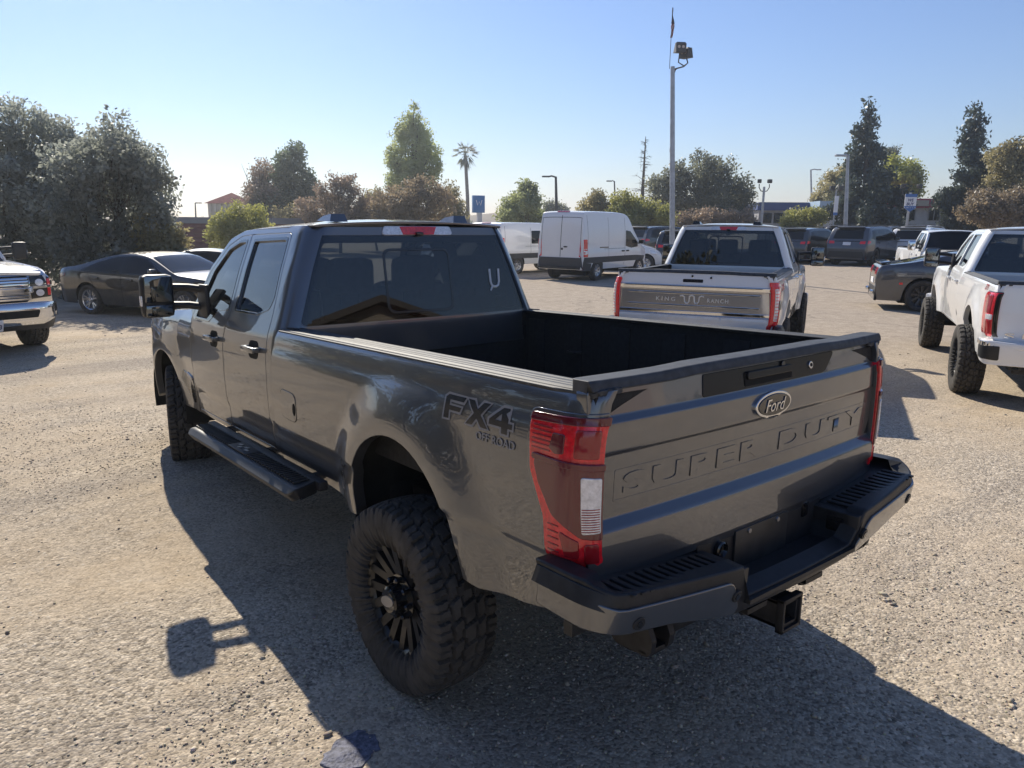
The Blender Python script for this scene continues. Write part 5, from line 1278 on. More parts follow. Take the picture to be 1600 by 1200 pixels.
HATCH = dict(wb=2.78, W=.90, sill=.25, tyre=(.33, .215, .21), tumble=.30, edge=.86, wkey='hatch', spokes=5,
    prof=[(-.85, .36), (-.88, .60), (-.86, .90), (-.78, 1.15), (-.60, 1.50), (-.40, 1.62), (.4, 1.69), (1.2, 1.68), (1.7, 1.58), (2.2, 1.28), (2.6, 1.07), (3.1, .95), (3.38, .78), (3.45, .55), (3.43, .34)],
    belt=[(-.9, .92), (-.4, 1.02), (1.5, .98), (2.6, .92), (3.2, .78), (3.5, .55)], plan=plan(-.88, 3.45, .84, .74),
    trim=None, win=[[(-.45, 1.10, .03), (-.30, 1.45, .06), (.30, 1.50, .02), (.35, 1.06)], [(.42, 1.06), (.42, 1.50, .02), (1.12, 1.51, .02), (1.15, 1.04)], [(1.22, 1.04), (1.20, 1.51, .02), (1.62, 1.44, .08), (2.30, 1.05, .03)]],
    seams=[(1.18, .34, 1.18, 1.02), (2.20, .34, 2.3, 1.0)], handles=[(.55, .92), (1.42, .90)], mirror=(2.15, 1.10, .87), mirmat=PLASTIC,
    sidebits=[('tail_light', [(-.82, .85, .02), (-.62, .88, .02), (-.62, 1.15, .02), (-.76, 1.12, .02)], REDL), ('headlight', [(2.98, .70, .02), (3.30, .66, .02), (3.22, .80, .02), (2.92, .88, .02)], CLEARL)],
    top=[('windscreen', [(-.66, 1.72), (.66, 1.72), (.78, 2.52), (-.78, 2.52)], DGLASS, .006)], rear=[('rear_window', [(-.60, 1.10), (.60, 1.10), (.55, 1.45), (-.55, 1.45)], DGLASS, .006)], front=[('grille', [(-.5, .45), (.5, .45), (.5, .62), (-.5, .62)], GAPM, .006)])
def van_spec(H, win=False):
    rw = H - .28
    d = dict(wb=3.30, W=1.0, sill=.40, tyre=(.375, .235, .225), tumble=.085, edge=.95, crown=3, wkey='van', spokes=8, pair=False,
        prof=[(-1.02, .50), (-1.03, .62), (-1.02, .80), (-1.00, 1.2), (-.97, H * .72), (-.90, H - .07), (-.78, H - .01), (.5, H), (1.9, H - .015), (2.35, H - .12), (2.75, 1.82 if H > 2.2 else 1.70), (3.25, 1.34), (3.45, 1.22), (3.95, 1.06), (4.18, .86), (4.22, .60), (4.20, .38)],
        belt=[(-1.1, 1.0), (-.9, 1.10), (2.2, 1.15), (3.3, 1.10), (3.9, .92), (4.3, .65)], plan=[(-1.3, .93), (-1.03, .955), (-.9, .985), (-.6, 1.0), (2.6, 1.0), (3.4, .97), (3.9, .89), (4.22, .74), (4.4, .6)],
        trim=None, win=[[(2.05, 1.20, .03), (2.06, 1.78 if H > 2.2 else 1.66, .05), (2.42, 1.74 if H > 2.2 else 1.62, .05), (2.98, 1.36, .05), (3.06, 1.16, .03), (2.50, 1.12, .05)]],
        seams=[(1.98, .50, 2.00, H - .22), (.74, .62, .74, H - .22), (.42, 1.12, 1.98, 1.12), (-.72, 1.3, -.72, H - .16)],
        handles=[(2.18, 1.02), (1.82, 1.02)], handle=PLASTIC, mirror=(3.02, 1.35, 1.04), mirmat=PLASTIC,
        clad=[[(-.98, .36), (-.43, .36), (-.46, .62), (-.99, .66)], [(-.42, .64), (2.90, .64), (2.90, .84), (-.95, .84), (-.99, .66)], [(2.90, .64), (3.70, .64), (3.75, .80), (2.90, .84)]], cladmat=mat('grey_cladding', (.055, .055, .058), rough=.6),
        sidebits=[('tail_light', [(-.985, .86, .02), (-.74, .86, .03), (-.77, 1.46, .04), (-.975, 1.46, .02)], REDL), ('lens_band', [(-.98, .94), (-.76, .94), (-.775, 1.14), (-.978, 1.14)], CLEARL)] + ([('slider_rail', [(.10, 1.16), (.72, 1.16), (.72, 1.19), (.10, 1.19)], GLOSSB)] if not win else []),
        rear=[('rear_bumper', [(-.97, .51), (.97, .51), (.97, .82), (-.97, .82)], mat('grey_cladding', (.055, .055, .058), rough=.6), .02), ('door_seam', [(-.006, .84), (.006, .84), (.006, H - .16), (-.006, H - .16)], GAPM, .004),
              ('tail_light', [(.80, .86), (.97, .86), (.96, 1.45), (.83, 1.45)], REDL, .015), ('tail_light', [(-.80, .86), (-.97, .86), (-.96, 1.45), (-.83, 1.45)], REDL, .015),
              ('lens_band', [(.82, .94), (.955, .94), (.955, 1.14), (.83, 1.14)], CLEARL, .019), ('lens_band', [(-.82, .94), (-.955, .94), (-.955, 1.14), (-.83, 1.14)], CLEARL, .019),
              ('oval_badge', [(.12, 1.20), (.17, 1.225), (.25, 1.225), (.30, 1.20), (.25, 1.175), (.17, 1.175)], BLACKP, .012), ('door_handle', [(.04, 1.09), (.10, 1.09), (.10, 1.16), (.04, 1.16)], PLASTIC, .014),
              ('panel_line', [(-.82, H - .24), (.82, H - .24), (.82, H - .228), (-.82, H - .228)], GAPM, .003), ('panel_line', [(-.84, .86), (-.832, .86), (-.81, H - .24), (-.82, H - .24)], GAPM, .003), ('panel_line', [(.84, .86), (.832, .86), (.81, H - .24), (.82, H - .24)], GAPM, .003)],
        top=[('windscreen', [(-.80, 2.52), (.80, 2.52), (.88, 3.34), (-.88, 3.34)], DGLASS, .006), ('brake_lamp', [(-.25, -.86), (.25, -.86), (.25, -.80), (-.25, -.80)], mat('deep_red_lens', (.30, .008, .014), rough=.1, coat=1.0), .02)],
        front=[('grille', [(-.6, .62), (.6, .62), (.6, .82), (-.6, .82)], GAPM, .006)],
        boxes=[('rear_step', [((0, -1.04, .47), (1.7, .12, .10), dict(ch=.02))], PLASTIC), ('spare_wheel', [((0, -.60, .40), (.70, .70, .18), dict(ch=.06))], UNDER)])
    if win:
        d['win'] = d['win'] + [[(.78, 1.20, .04), (1.93, 1.20, .04), (1.93, 1.74, .04), (.78, 1.74, .04)], [(-.60, 1.20, .04), (.66, 1.20, .04), (.66, 1.74, .04), (-.60, 1.74, .04)]] if win == 2 else d['win'] + [[(.78, 1.22, .04), (1.93, 1.22, .04), (1.93, 1.74, .04), (.78, 1.74, .04)]]
    return d
# ------------------------------------------------------------------ trees and shrubs
TS = [100]
def leaves_mesh(name, C, Rr, n, size, rg, squash=1.0, up=0.0, long=1.7, hollow=.25):
    """n leaf blades spread through the volume of blobs (centres C, radii Rr)"""
    C = np.asarray(C, float); Rr = np.asarray(Rr, float)
    w = Rr ** 2.2; k = rg.choice(len(C), n, p=w / w.sum())
    d = rg.normal(size=(n, 3)); d /= np.linalg.norm(d, axis=1, keepdims=True)
    r = rg.random(n) ** .42; r = hollow * .3 + (1 - hollow * .3) * r
    # sprigs: leaves gather into small bunches so that gaps open between them
    ns = max(12, n // 38); kb = rg.choice(len(C), ns, p=w / w.sum()); db = rg.normal(size=(ns, 3)); db /= np.linalg.norm(db, axis=1, keepdims=True)
    rb = rg.random(ns) ** .40; rb = np.maximum(rb, rg.random(ns) * .6)
    sp = C[kb] + db * (rb * Rr[kb] * (1 + .09 * rg.normal(size=ns).clip(-2, 1.6)))[:, None] * np.array([1, 1, squash])
    q = rg.integers(0, ns, n); P = sp[q] + rg.normal(size=(n, 3)).clip(-2, 2) * (size * 1.75)
    a = rg.normal(size=(n, 3)); a[:, 2] += up; a /= np.linalg.norm(a, axis=1, keepdims=True)
    b = np.cross(a, rg.normal(size=(n, 3))); b /= np.linalg.norm(b, axis=1, keepdims=True) + 1e-9
    s = size * rg.uniform(.6, 1.35, n)[:, None]
    V = np.stack([P - a * s * long / 2, P + b * s * .5, P + a * s * long / 2, P - b * s * .5], 1).reshape(-1, 3)
    return mesh_np(name, V, np.arange(n * 4).reshape(-1, 4), smooth=False), sp
BARK = mat('bark', (.10, .078, .06), rough=.9, noise=(6, .45)); BARKG = mat('grey_bark', (.17, .15, .135), rough=.9, noise=(6, .4))
LEAFM = dict(
    silver=leaf('flare_silver_leaf', (.33, .35, .295), .60, .35, .5),  # grey leaf tone paled further to take in the lens flare's veil
    olive=leaf('olive_leaf', (.20, .205, .135), .55, .40, .5), dark=leaf('dark_leaf', (.13, .165, .09), .5, .4, .3),
    green=leaf('green_leaf', (.42, .46, .20), .60, .4, .3), yellow=leaf('yellow_leaf', (.40, .395, .11), .55, .4, .3),
    lime=leaf('lime_leaf', (.46, .48, .08), .58, .35, .2), rust=leaf('rust_leaf', (.33, .245, .175), .55, .4, .4),
    brown=leaf('brown_leaf', (.36, .28, .175), .55, .35, .3), conifer=leaf('needle_leaf', (.075, .095, .068), .4, .4, .4), tan=leaf('tan_leaf', (.38, .33, .16), .55, .4, .3))
def tree(name, label, D, base, blobs, n, size, lm, cat='tree', trunk=None, bark=None, group=None, depth=1.0, twigs=0, squash=1.0, limbs=6, up=0.0, long=1.7):
    """blobs: (px, py, radius in pixels) read off the photograph; each gets its own distance around D"""
    TS[0] += 1; rg = np.random.default_rng(TS[0])
    b = np.array(loc(base, D)); C = []; Rr = []
    fwd = np.array([FH[0], FH[1], 0])
    for px, py, r in blobs:
        R = r / FPX * D; off = rg.uniform(-1, 1) * R * .7 * depth
        C.append(at(px, py, D) + fwd * off); Rr.append(R)
        if depth > .3:      # a second lobe in front or behind gives the crown its depth
            C.append(at(px, py, D) + fwd * (off + (R * 1.0 if rg.random() < .5 else -R * 1.0)) + rg.normal(size=3) * R * .25); Rr.append(R * .85)
    C = np.array(C) - b; C[:, 2] = np.maximum(C[:, 2], .12); Rr = np.array(Rr)
    t = thing(name, label, cat, tuple(b), 0.0, group)
    me, sp = leaves_mesh('crown', C, Rr, n, size, rg, squash, up, long)
    link('crown', me, lm, t)
    m = MB(); zt = C[:, 2].max(); r0 = trunk or max(.06, zt * .022)
    cx = C[np.argmax(C[:, 2])]; mid = C.mean(0)
    pts = [(0, 0, -.1)] + [(mid[0] * k * .5 + cx[0] * k * k * .5 + rg.normal() * r0 * .5, mid[1] * k * .5 + cx[1] * k * k * .5, zt * k * .92) for k in (.2, .4, .6, .8, 1.0)]
    m.tube(pts, [r0 * 1.25, r0, r0 * .8, r0 * .55, r0 * .35, r0 * .1], 8)
    for i in range(min(limbs * 3, len(C))):
        c = C[rg.integers(len(C))]; h = max(.25, c[2] * rg.uniform(.3, .75)); k = min(h / (zt * .92), 1)
        s0 = np.array([np.interp(k, [0, .2, .4, .6, .8, 1], [p[a] for p in pts]) for a in (0, 1)] + [h])
        e = c + rg.normal(size=3) * Rr.mean() * .3; md = (s0 + e) / 2 + np.array([0, 0, .12 * np.linalg.norm(e - s0)])
        m.tube([s0, md, e], [r0 * .42, r0 * .26, r0 * .06], 5, cap=False)
    for i in range(twigs):
        c = sp[rg.integers(len(sp))]; h = c * np.array([.75, .75, .82]); e = c + np.array([rg.normal() * size, rg.normal() * size, abs(rg.normal()) * size * 3])
        m.tube([h, (h + e) / 2 + rg.normal(size=3) * size * .6, e], [r0 * .10, r0 * .06, r0 * .025], 3, cap=False)
    m.build('trunk', bark or BARK, t, sharp=80)
    return t
tree('bush', 'tall olive grey bush filling the left edge behind the white pickup', 20.5, 15, [(-60, 300, 85), (0, 250, 70), (10, 190, 42), (45, 200, 36), (70, 225, 38), (20, 330, 80), (70, 290, 60), (30, 420, 70), (95, 400, 60), (-70, 420, 80), (75, 350, 60), (105, 240, 30), (-10, 165, 18), (98, 205, 16)], 40000, .068, LEAFM['silver'], 'bush', twigs=500)
tree('bush', 'wide olive grey bush behind the black sedan, gaps of sky in its top', 20, 180, [(140, 270, 52), (185, 250, 44), (215, 260, 38), (235, 300, 34), (170, 330, 62), (215, 360, 46), (130, 390, 62), (190, 410, 58), (240, 385, 34), (150, 232, 22), (188, 220, 18), (228, 245, 20), (248, 275, 16), (120, 320, 48), (245, 330, 26)], 38000, .066, LEAFM['silver'], 'bush', twigs=500)
tree('bush', 'low sunlit bush at the right foot of the big olive bush', 20, 258, [(262, 380, 20), (250, 400, 24), (240, 360, 18), (275, 388, 9)], 6000, .07, LEAFM['tan'], 'bush', limbs=2)
tree('tree', 'small round yellow green tree above the grey truck roof', 33, 375, [(372, 345, 24), (385, 362, 30), (360, 368, 24), (405, 365, 20), (352, 385, 18), (395, 340, 14)], 13050, 0.072, LEAFM['yellow'])
tree('tree', 'dark evergreen tree behind the yellow green tree', 58, 455, [(458, 245, 18), (452, 268, 26), (440, 290, 26), (475, 280, 20), (470, 310, 30), (435, 325, 34), (485, 300, 12), (462, 232, 9)], 15950, 0.122, LEAFM['dark'])
tree('tree', 'bare topped shrubby tree left of the dark evergreen', 56, 408, [(400, 285, 18), (415, 310, 26), (390, 305, 18), (405, 335, 26), (398, 262, 10), (418, 262, 8)], 11600, 0.108, LEAFM['rust'], twigs=420)
tree('bush', 'reddish brown thicket above the left roof pod of the grey truck', 47, 530, [(510, 300, 22), (540, 290, 16), (560, 320, 26), (520, 330, 30), (485, 335, 22), (580, 335, 26), (545, 345, 30), (500, 345, 20), (525, 283, 12)], 14500, 0.094, LEAFM['rust'], 'bush', twigs=600)
tree('bush', 'brown and green thicket at the foot of the tall poplar', 45, 640, [(610, 320, 26), (650, 320, 28), (690, 320, 24), (630, 345, 28), (670, 345, 28), (600, 345, 20), (655, 295, 16), (590, 325, 14)], 15950, 0.090, LEAFM['brown'], 'bush', twigs=600)
tree('bush', 'yellow green shrub between the brown thicket and the palm', 50, 705, [(700, 305, 14), (708, 325, 16), (695, 340, 20), (716, 340, 12)], 7250, 0.094, LEAFM['tan'], 'bush', twigs=60)
tree('poplar_tree', 'tall pale green poplar rising above all trees left of the palm', 62, 645, [(646, 168, 8), (640, 185, 13), (652, 192, 11), (638, 205, 18), (660, 210, 14), (630, 228, 20), (655, 232, 20), (676, 238, 12), (620, 250, 18), (650, 255, 24), (680, 258, 12), (612, 238, 9), (635, 275, 22), (665, 275, 20), (683, 268, 9), (618, 285, 16), (650, 295, 22), (645, 158, 5)], 24650, 0.108, LEAFM['green'], limbs=8, squash=1.15)
tree('tree', 'green tree with rounded double crown left of the tall white van', 62, 822, [(824, 295, 13), (820, 312, 18), (834, 318, 12), (803, 318, 16), (797, 335, 18), (825, 338, 22), (840, 340, 12)], 14500, 0.122, LEAFM['green'])
tree('tree', 'small dark flat tree beside the lamp post above the white van', 95, 868, [(868, 326, 9), (857, 330, 9), (878, 330, 8), (850, 335, 8), (870, 336, 12)], 5075, 0.173, LEAFM['olive'])
tree('bush', 'yellow brown shrubs right above the roof of the tall white van', 56, 925, [(930, 315, 12), (922, 328, 14), (940, 328, 14), (912, 335, 10), (935, 342, 16)], 10150, 0.108, LEAFM['tan'], 'bush', twigs=120)
tree('bush', 'yellow green shrubs in front of the bare pine', 54, 985, [(970, 318, 13), (990, 322, 16), (962, 335, 16), (1010, 328, 16), (985, 345, 22), (1030, 335, 18), (1012, 348, 20), (1040, 350, 14), (972, 305, 8)], 21750, 0.101, LEAFM['yellow'], 'bush', twigs=120)
tree('oak_tree', 'broad dark oak behind the tall floodlight pole', 66, 1095, [(1060, 275, 22), (1095, 262, 22), (1130, 270, 22), (1155, 290, 18), (1035, 295, 20), (1075, 295, 28), (1115, 295, 30), (1150, 310, 22), (1030, 315, 16), (1060, 322, 26), (1100, 325, 28), (1140, 330, 24), (1170, 305, 10), (1020, 285, 9), (1090, 248, 9), (1168, 335, 14)], 24650, 0.137, LEAFM['olive'], trunk=.4)
tree('bush', 'dark reddish hedge under the broad oak', 60, 1120, [(1080, 345, 18), (1110, 345, 18), (1140, 343, 18), (1165, 345, 14), (1060, 350, 14)], 10150, 0.115, LEAFM['rust'], 'bush')
tree('bush', 'rounded clipped bush in front of the blue fascia building', 60, 1255, [(1250, 340, 13), (1265, 338, 13), (1238, 346, 12), (1276, 346, 12), (1255, 350, 16)], 10150, 0.094, LEAFM['yellow'], 'bush')
tree('bush', 'tan brown shrub closing the gap between the two thickets above the grey truck roof', 52, 588, [(575, 318, 18), (595, 310, 14), (585, 335, 22), (605, 338, 18), (560, 340, 18), (470, 338, 18), (450, 342, 16)], 9000, .085, LEAFM['tan'], 'bush', twigs=300)
def redwood(name, label, D, base, top, bot, halfw, n, seed, lean=0):
    rg = np.random.default_rng(seed); b = np.array(loc(base, D)); t = thing(name, label, 'tree', tuple(b))
    P0 = at(base, bot, D); P1 = at(top[0], top[1], D); H = P1[2]; m = MB()
    ax = lambda z: np.array([(P1[0] - b[0]) * z / H, (P1[1] - b[1]) * z / H, z])
    m.tube([ax(z) - np.array([0, 0, .1 if z == 0 else 0]) for z in np.linspace(0, H, 8)], [.42 * (1 - .93 * k / 7) for k in range(8)], 8)
    C = []; Rr = []; Wm = halfw / FPX * D
    nb = 64
    for i in range(nb):
        u = (i + rg.random()) / nb; z = H * (.10 + .89 * u); L = Wm * (1 - u) ** .92 * rg.uniform(.5, 1.12) * (1.0 if u > .12 else .8) + .12; a = rg.uniform(0, 6.283)
        e = ax(z) + np.array([math.cos(a) * L, math.sin(a) * L, -.10 * L + .06 * L]); s0 = ax(min(z + .15 * L, H))
        m.tube([s0, (s0 + e) / 2 + np.array([0, 0, .06 * L]), e], [.05, .03, .008], 4, cap=False)
        for k in (.38, .62, .84, 1.0):
            C.append(s0 + (e - s0) * k + np.array([0, 0, .04 * L])); Rr.append((.20 + .20 * (1 - u)) * Wm * .26 * (1.15 - .35 * k) * (.35 + .65 * (1 - u)))
    m.build('trunk', BARK, t, sharp=80)
    me, _ = leaves_mesh('crown', C, Rr, n, .17, rg, .62, 0, 2.2); link('crown', me, LEAFM['conifer'], t); return t
redwood('redwood_tree', 'tall dark redwood behind the WE BUY CARS banner', 64, 1347, (1357, 156), 345, 66, 22000, 31)
redwood('redwood_tree', 'tall dark redwood right of the red roofed building', 66, 1520, (1523, 159), 345, 60, 23000, 32)
tree('tree', 'pale yellow tree behind the left side of the redwood', 82, 1300, [(1302, 282, 14), (1318, 275, 14), (1290, 300, 16), (1312, 300, 18), (1280, 310, 12), (1300, 318, 18)], 11600, 0.158, LEAFM['tan'], bark=BARKG)
tree('tree', 'bright lime yellow tree between the two redwoods', 80, 1410, [(1400, 268, 12), (1412, 265, 13), (1425, 280, 12), (1395, 285, 14), (1412, 290, 18), (1430, 298, 12), (1400, 305, 16), (1395, 250, 6)], 13050, 0.158, LEAFM['lime'], bark=BARKG)
tree('tree', 'thin pale tree top right of the first redwood', 84, 1392, [(1390, 245, 9), (1400, 238, 6), (1386, 262, 8)], 2175, 0.144, LEAFM['olive'], bark=BARKG, twigs=100)
tree('tree', 'golden brown tree at the right edge', 62, 1590, [(1575, 240, 16), (1595, 235, 18), (1615, 255, 22), (1568, 262, 16), (1590, 265, 22), (1560, 285, 14), (1585, 295, 24), (1620, 300, 26), (1565, 252, 10)], 23200, 0.130, LEAFM['tan'], bark=BARKG)
tree('tree', 'low russet leaved tree in front of the golden tree at the right edge', 50, 1560, [(1540, 310, 15), (1560, 318, 20), (1585, 312, 18), (1525, 325, 14), (1545, 335, 20), (1580, 335, 24), (1512, 335, 12), (1610, 325, 22), (1610, 350, 20)], 23200, 0.101, LEAFM['brown'], bark=BARKG)
# the bushes go on beyond the left edge of the frame and stand behind the photographer too: the paint mirrors them
for k, (x, y, h, w) in enumerate(((-11.5, 17.5, 4.4, 3.6), (-17, 12.5, 5.2, 3.8), (-21, 5, 4.6, 3.6), (-22, -4, 5.0, 4.0), (-8.5, 9.5, 8.5, 4.2), (-11, 2.0, 7.5, 3.8))):
    rg = np.random.default_rng(500 + k); t = thing('bush', ('olive bush of the left hedge, just outside the frame', 'second olive bush of the left hedge outside the frame, the tallest', 'third olive bush of the left hedge outside the frame', 'last olive bush of the left hedge, level with the photographer', 'tall olive tree left of the white pickup, outside the frame', 'tall olive tree farther back on the left, outside the frame')[k], 'bush', (x, y, 0))
    C = np.array([(rg.normal() * w * .45, rg.normal() * w * .45, h * rg.uniform(.2, .85)) for _ in range(14)]); me, sp = leaves_mesh('crown', C, np.full(14, w * .42), 9000, .17, rg); link('crown', me, LEAFM['olive'], t)
    m = MB(); m.tube([(0, 0, -.1), (.1, 0, h * .4), (0, .1, h * .9)], [.16, .12, .03], 7); m.build('trunk', BARK, t)
for k, (x, y, h, w) in enumerate(((30, -16, 7.0, 4.2), (35, -7, 6.0, 4.0), (-9, -26, 6.5, 4.2))):
    rg = np.random.default_rng(520 + k); t = thing('tree', ('leafy tree behind the photographer beside the tan warehouse', 'leafy tree on the right behind the photographer', 'leafy tree behind the photographer on the left')[k], 'tree', (x, y, 0))
    C = np.array([(rg.normal() * w * .4, rg.normal() * w * .4, h * rg.uniform(.4, .9)) for _ in range(14)]); me, sp = leaves_mesh('crown', C, np.full(14, w * .4), 8000, .22, rg); link('crown', me, LEAFM['green'], t)
    m = MB(); m.tube([(0, 0, -.1), (.1, 0, h * .4), (0, .1, h * .9)], [.22, .16, .03], 7); m.build('trunk', BARK, t)

def palm():
    D = 95; b = np.array(loc(729, D)); t = thing('palm_tree', 'slender fan palm with a small shaggy crown, beside the blue sign', 'tree', tuple(b)); rg = np.random.default_rng(77)
    top = at(727, 243, D) - b; m = MB(); m.tube([(0, 0, -.2), tuple(top * .5 + np.array([.12, 0, 0])), tuple(top)], [.30, .22, .19], 8); m.build('trunk', BARKG, t)
    V = []; F = []
    def frond(a, el, L, w, droop):
        d = np.array([math.cos(a) * math.cos(el), math.sin(a) * math.cos(el), math.sin(el)]); s = np.array([-math.sin(a), math.cos(a), 0]); c0 = top + np.array([0, 0, .2])
        base = c0 + d * L * .55
        for k in range(9):
            q = (k - 4) / 4; tip = c0 + d * L * (1.0 - .18 * q * q) + s * q * w + np.array([0, 0, -droop * L * (1 + .3 * abs(q))]); h = base + s * q * w * .25; e = s * .035 + np.array([0, 0, .03])
            i = len(V); V.extend([h - e, h + e, tip]); F.append([i, i + 1, i + 2])
        i = len(V); e = s * .03; V.extend([c0 - e, c0 + e, base + e, base - e]); F.append([i, i + 1, i + 2, i + 3])
    for k in range(40): frond(rg.uniform(0, 6.28), rg.uniform(-.2, 1.35), rg.uniform(1.5, 2.1), .55, rg.uniform(.05, .25))
    for k in range(26): frond(rg.uniform(0, 6.28), rg.uniform(-1.4, -.5), rg.uniform(1.3, 2.0), .35, .15)
    link('crown', mesh_np('crown', np.array(V), F, smooth=False), LEAFM['olive'], t)
palm()
def dead_pine():
    D = 78; b = np.array(loc(998, D)); t = thing('bare_pine', 'bare dead pine with thin broken branches left of the floodlight pole', 'tree', tuple(b)); rg = np.random.default_rng(5)
    H = at(998, 213, D)[2]; m = MB(); m.tube([(0, 0, -.1), (0, 0, H * .5), (.1, 0, H)], [.28, .17, .03], 8); m.build('trunk', BARK, t); m = MB()
    for k in range(54):
        z = H * (.38 + .6 * rg.random()); L = (1.9 * (1 - z / H) + .35) * rg.uniform(.4, 1.1); a = rg.uniform(0, 6.28); e = np.array([math.cos(a) * L, math.sin(a) * L, z + rg.uniform(-.1, .35) * L])
        m.tube([(0, 0, z), e * np.array([.5, .5, 1]) , e], [.035, .022, .008], 4, cap=False)
        for j in range(3):
            q = e * np.array([.6, .6, 1]) ; f = q + rg.normal(size=3) * .22 + np.array([0, 0, -.12]); m.tube([q, f], [.014, .005], 3, cap=False)
    m.build('branches', BARK, t)
dead_pine()
# ------------------------------------------------------------------ hills, buildings, fence, poles
def ridge(name, D, pts, mat_):
    V = []; F = []; n = len(pts)
    for px, py in pts:
        a = at(px, py, D); bz = np.array([a[0], a[1], -1.0]); f = np.array([FH[0], FH[1], 0])
        V += [tuple(bz - f * 25), tuple(a), tuple(bz + f * 60)]
    for i in range(n - 1):
        for k in (0, 1): q = i * 3 + k; F.append([q, q + 3, q + 4, q + 1])
    setting(link(name, mesh_np(name, np.array(V), F), mat_))
HILL = mat('dry_grass_hill', (.26, .20, .135), rough=.95, noise=(.02, .3))
ridge('hills', 250, [(-700, 350), (-300, 340), (0, 338), (300, 343), (560, 345), (640, 343), (720, 338), (770, 333), (800, 332), (850, 338), (950, 346), (1100, 352), (1300, 352), (1600, 350), (2300, 352)], HILL)
WALLW = mat('white_wall', (.55, .56, .57), rough=.8, noise=(2, .12)); WALLG = mat('grey_wall', (.30, .30, .31), rough=.8, noise=(2, .15)); CREAM = mat('cream_wall', (.50, .45, .37), rough=.8, noise=(2, .12))
REDF = mat('red_fascia', (.36, .035, .055), rough=.55); BLUEF = mat('blue_fascia', (.035, .065, .20), rough=.55); MAROON = mat('maroon_cladding', (.15, .048, .05), rough=.6, noise=(3, .25)); TANW = mat('tan_wall', (.33, .28, .225), rough=.8, noise=(1, .12)); GREYR = mat('grey_roof', (.20, .20, .21), rough=.7)
LBLUE = mat('pale_blue_board', (.42, .55, .68), rough=.5); DARKF = mat('dark_fascia', (.12, .105, .095), rough=.7)
def frame_at(px, D, deg):
    """origin on the ground in column px; local +x runs right along the front, +y away from the viewer"""
    return loc(px, D), -rad(deg)
VIEW = math.degrees(math.atan2(FH[0], FH[1]))
def bthing(name, label, cat, px, D, turn=0): return thing(name, label, cat, loc(px, D), -rad(VIEW + turn))
def bx(nm, par, m_, *boxes, **kw):
    for c, d in boxes:
        m = MB(); m.box(c, d, **kw); m.build(nm, m_, par)
def W(px0, px1, D): return (px1 - px0) / FPX * (D * COSP + .4)
def Hh(py, D, px=800): return float(at(px, py, D)[2])
# dark red building on the left, its hip roofed tower
D = 40; t = bthing('building', 'low dark red building with grey coping behind the olive bush', 'building', 300, D)
w = W(225, 430, D); h = Hh(349, D, 300); bx('wall', t, MAROON, ((W(300, 325, D), 3, h / 2), (w, 6, h)))
bx('coping', t, GREYR, ((W(300, 325, D), 2.95, h + .16), (w + .12, 6.2, .32)))
for k in range(8): bx('cladding_board', t, MAROON, ((W(300, 325, D), -.03, h - .14 - k * .24), (w, .07, .20)), ch=.02)
D = 75; t = bthing('tower', 'cream tower with a dark red hip roof rising over the red building', 'tower', 354, D)
w = W(326, 382, D); h1 = Hh(318, D, 354); h2 = Hh(300, D, 354); bx('wall', t, CREAM, ((0, w / 2, h1 / 2), (w, w, h1)))
for k in range(7): bx('pilaster', t, mat('pilaster_cream', (.56, .51, .43), rough=.8), ((-w / 2 + .25 + k * (w - .5) / 6, -.06, h1 - .55), (.16, .14, 1.1)))
m = MB(); o_ = .28; m.add([(-w / 2 - o_, -o_, h1), (w / 2 + o_, -o_, h1), (w / 2 + o_, w + o_, h1), (-w / 2 - o_, w + o_, h1), (0, w / 2, h2)], [[0, 1, 4], [1, 2, 4], [2, 3, 4], [3, 0, 4], [3, 2, 1, 0]]); m.build('roof', mat('maroon_tile', (.13, .045, .045), rough=1.0, spec=.03, noise=(3, .3)), t)
# blue fascia building
D = 78; t = bthing('building', 'low building with a dark blue fascia behind the clipped bush', 'building', 1235, D, 8)
w = W(1178, 1285, D); h = Hh(317, D, 1235); hf = Hh(329, D, 1235); bx('wall', t, WALLG, ((0, 4, hf / 2), (w, 8, hf))); bx('fascia', t, BLUEF, ((0, 3.8, (h + hf) / 2), (w + .5, 8.6, h - hf)))
for k in range(6): bx('window', t, DGLASS, ((-w / 2 + .8 + k * 1.15, -.02, hf - .75), (.95, .06, 1.0)))
bx('roof', t, GREYR, ((0, 4, h + .03), (w, 8, .06)))
D = 74; t = bthing('building', 'small pale blue and white block between the blue building and the redwood', 'building', 1290, D, 6)
w = W(1278, 1345, D); h = Hh(314, D, 1290); bx('wall', t, WALLW, ((w / 2 - 1, 3, (h - .75) / 2), (w, 6, h - .75))); bx('fascia', t, LBLUE, ((w / 2 - 1, 2.9, h - .37), (w + .2, 6.3, .74)))
# white building with a red fascia
D = 72; t = bthing('building', 'white shop with a red mansard fascia behind the iron fence', 'building', 1430, D, 6)
w = W(1368, 1490, D); h = Hh(310, D, 1430); hf = Hh(325, D, 1430); bx('wall', t, WALLW, ((0, 5, hf / 2), (w, 10, hf)))
m = MB(); a = w / 2 + .3; m.add([(-a, -.45, hf), (a, -.45, hf), (a, .1, h), (-a, .1, h), (-a, 10.4, hf), (a, 10.4, hf), (a, 9.9, h), (-a, 9.9, h)], [[0, 1, 2, 3], [1, 5, 6, 2], [5, 4, 7, 6], [4, 0, 3, 7], [3, 2, 6, 7], [0, 4, 5, 1]]); m.build('fascia', REDF, t)
x0 = -w / 2 + W(1368, 1390, D); x1 = -w / 2 + W(1368, 1436, D); bx('sign_board', t, CREAM, (((x0 + x1) / 2, -.42, (h + hf) / 2), (x1 - x0, .10, .52)), rx=0)
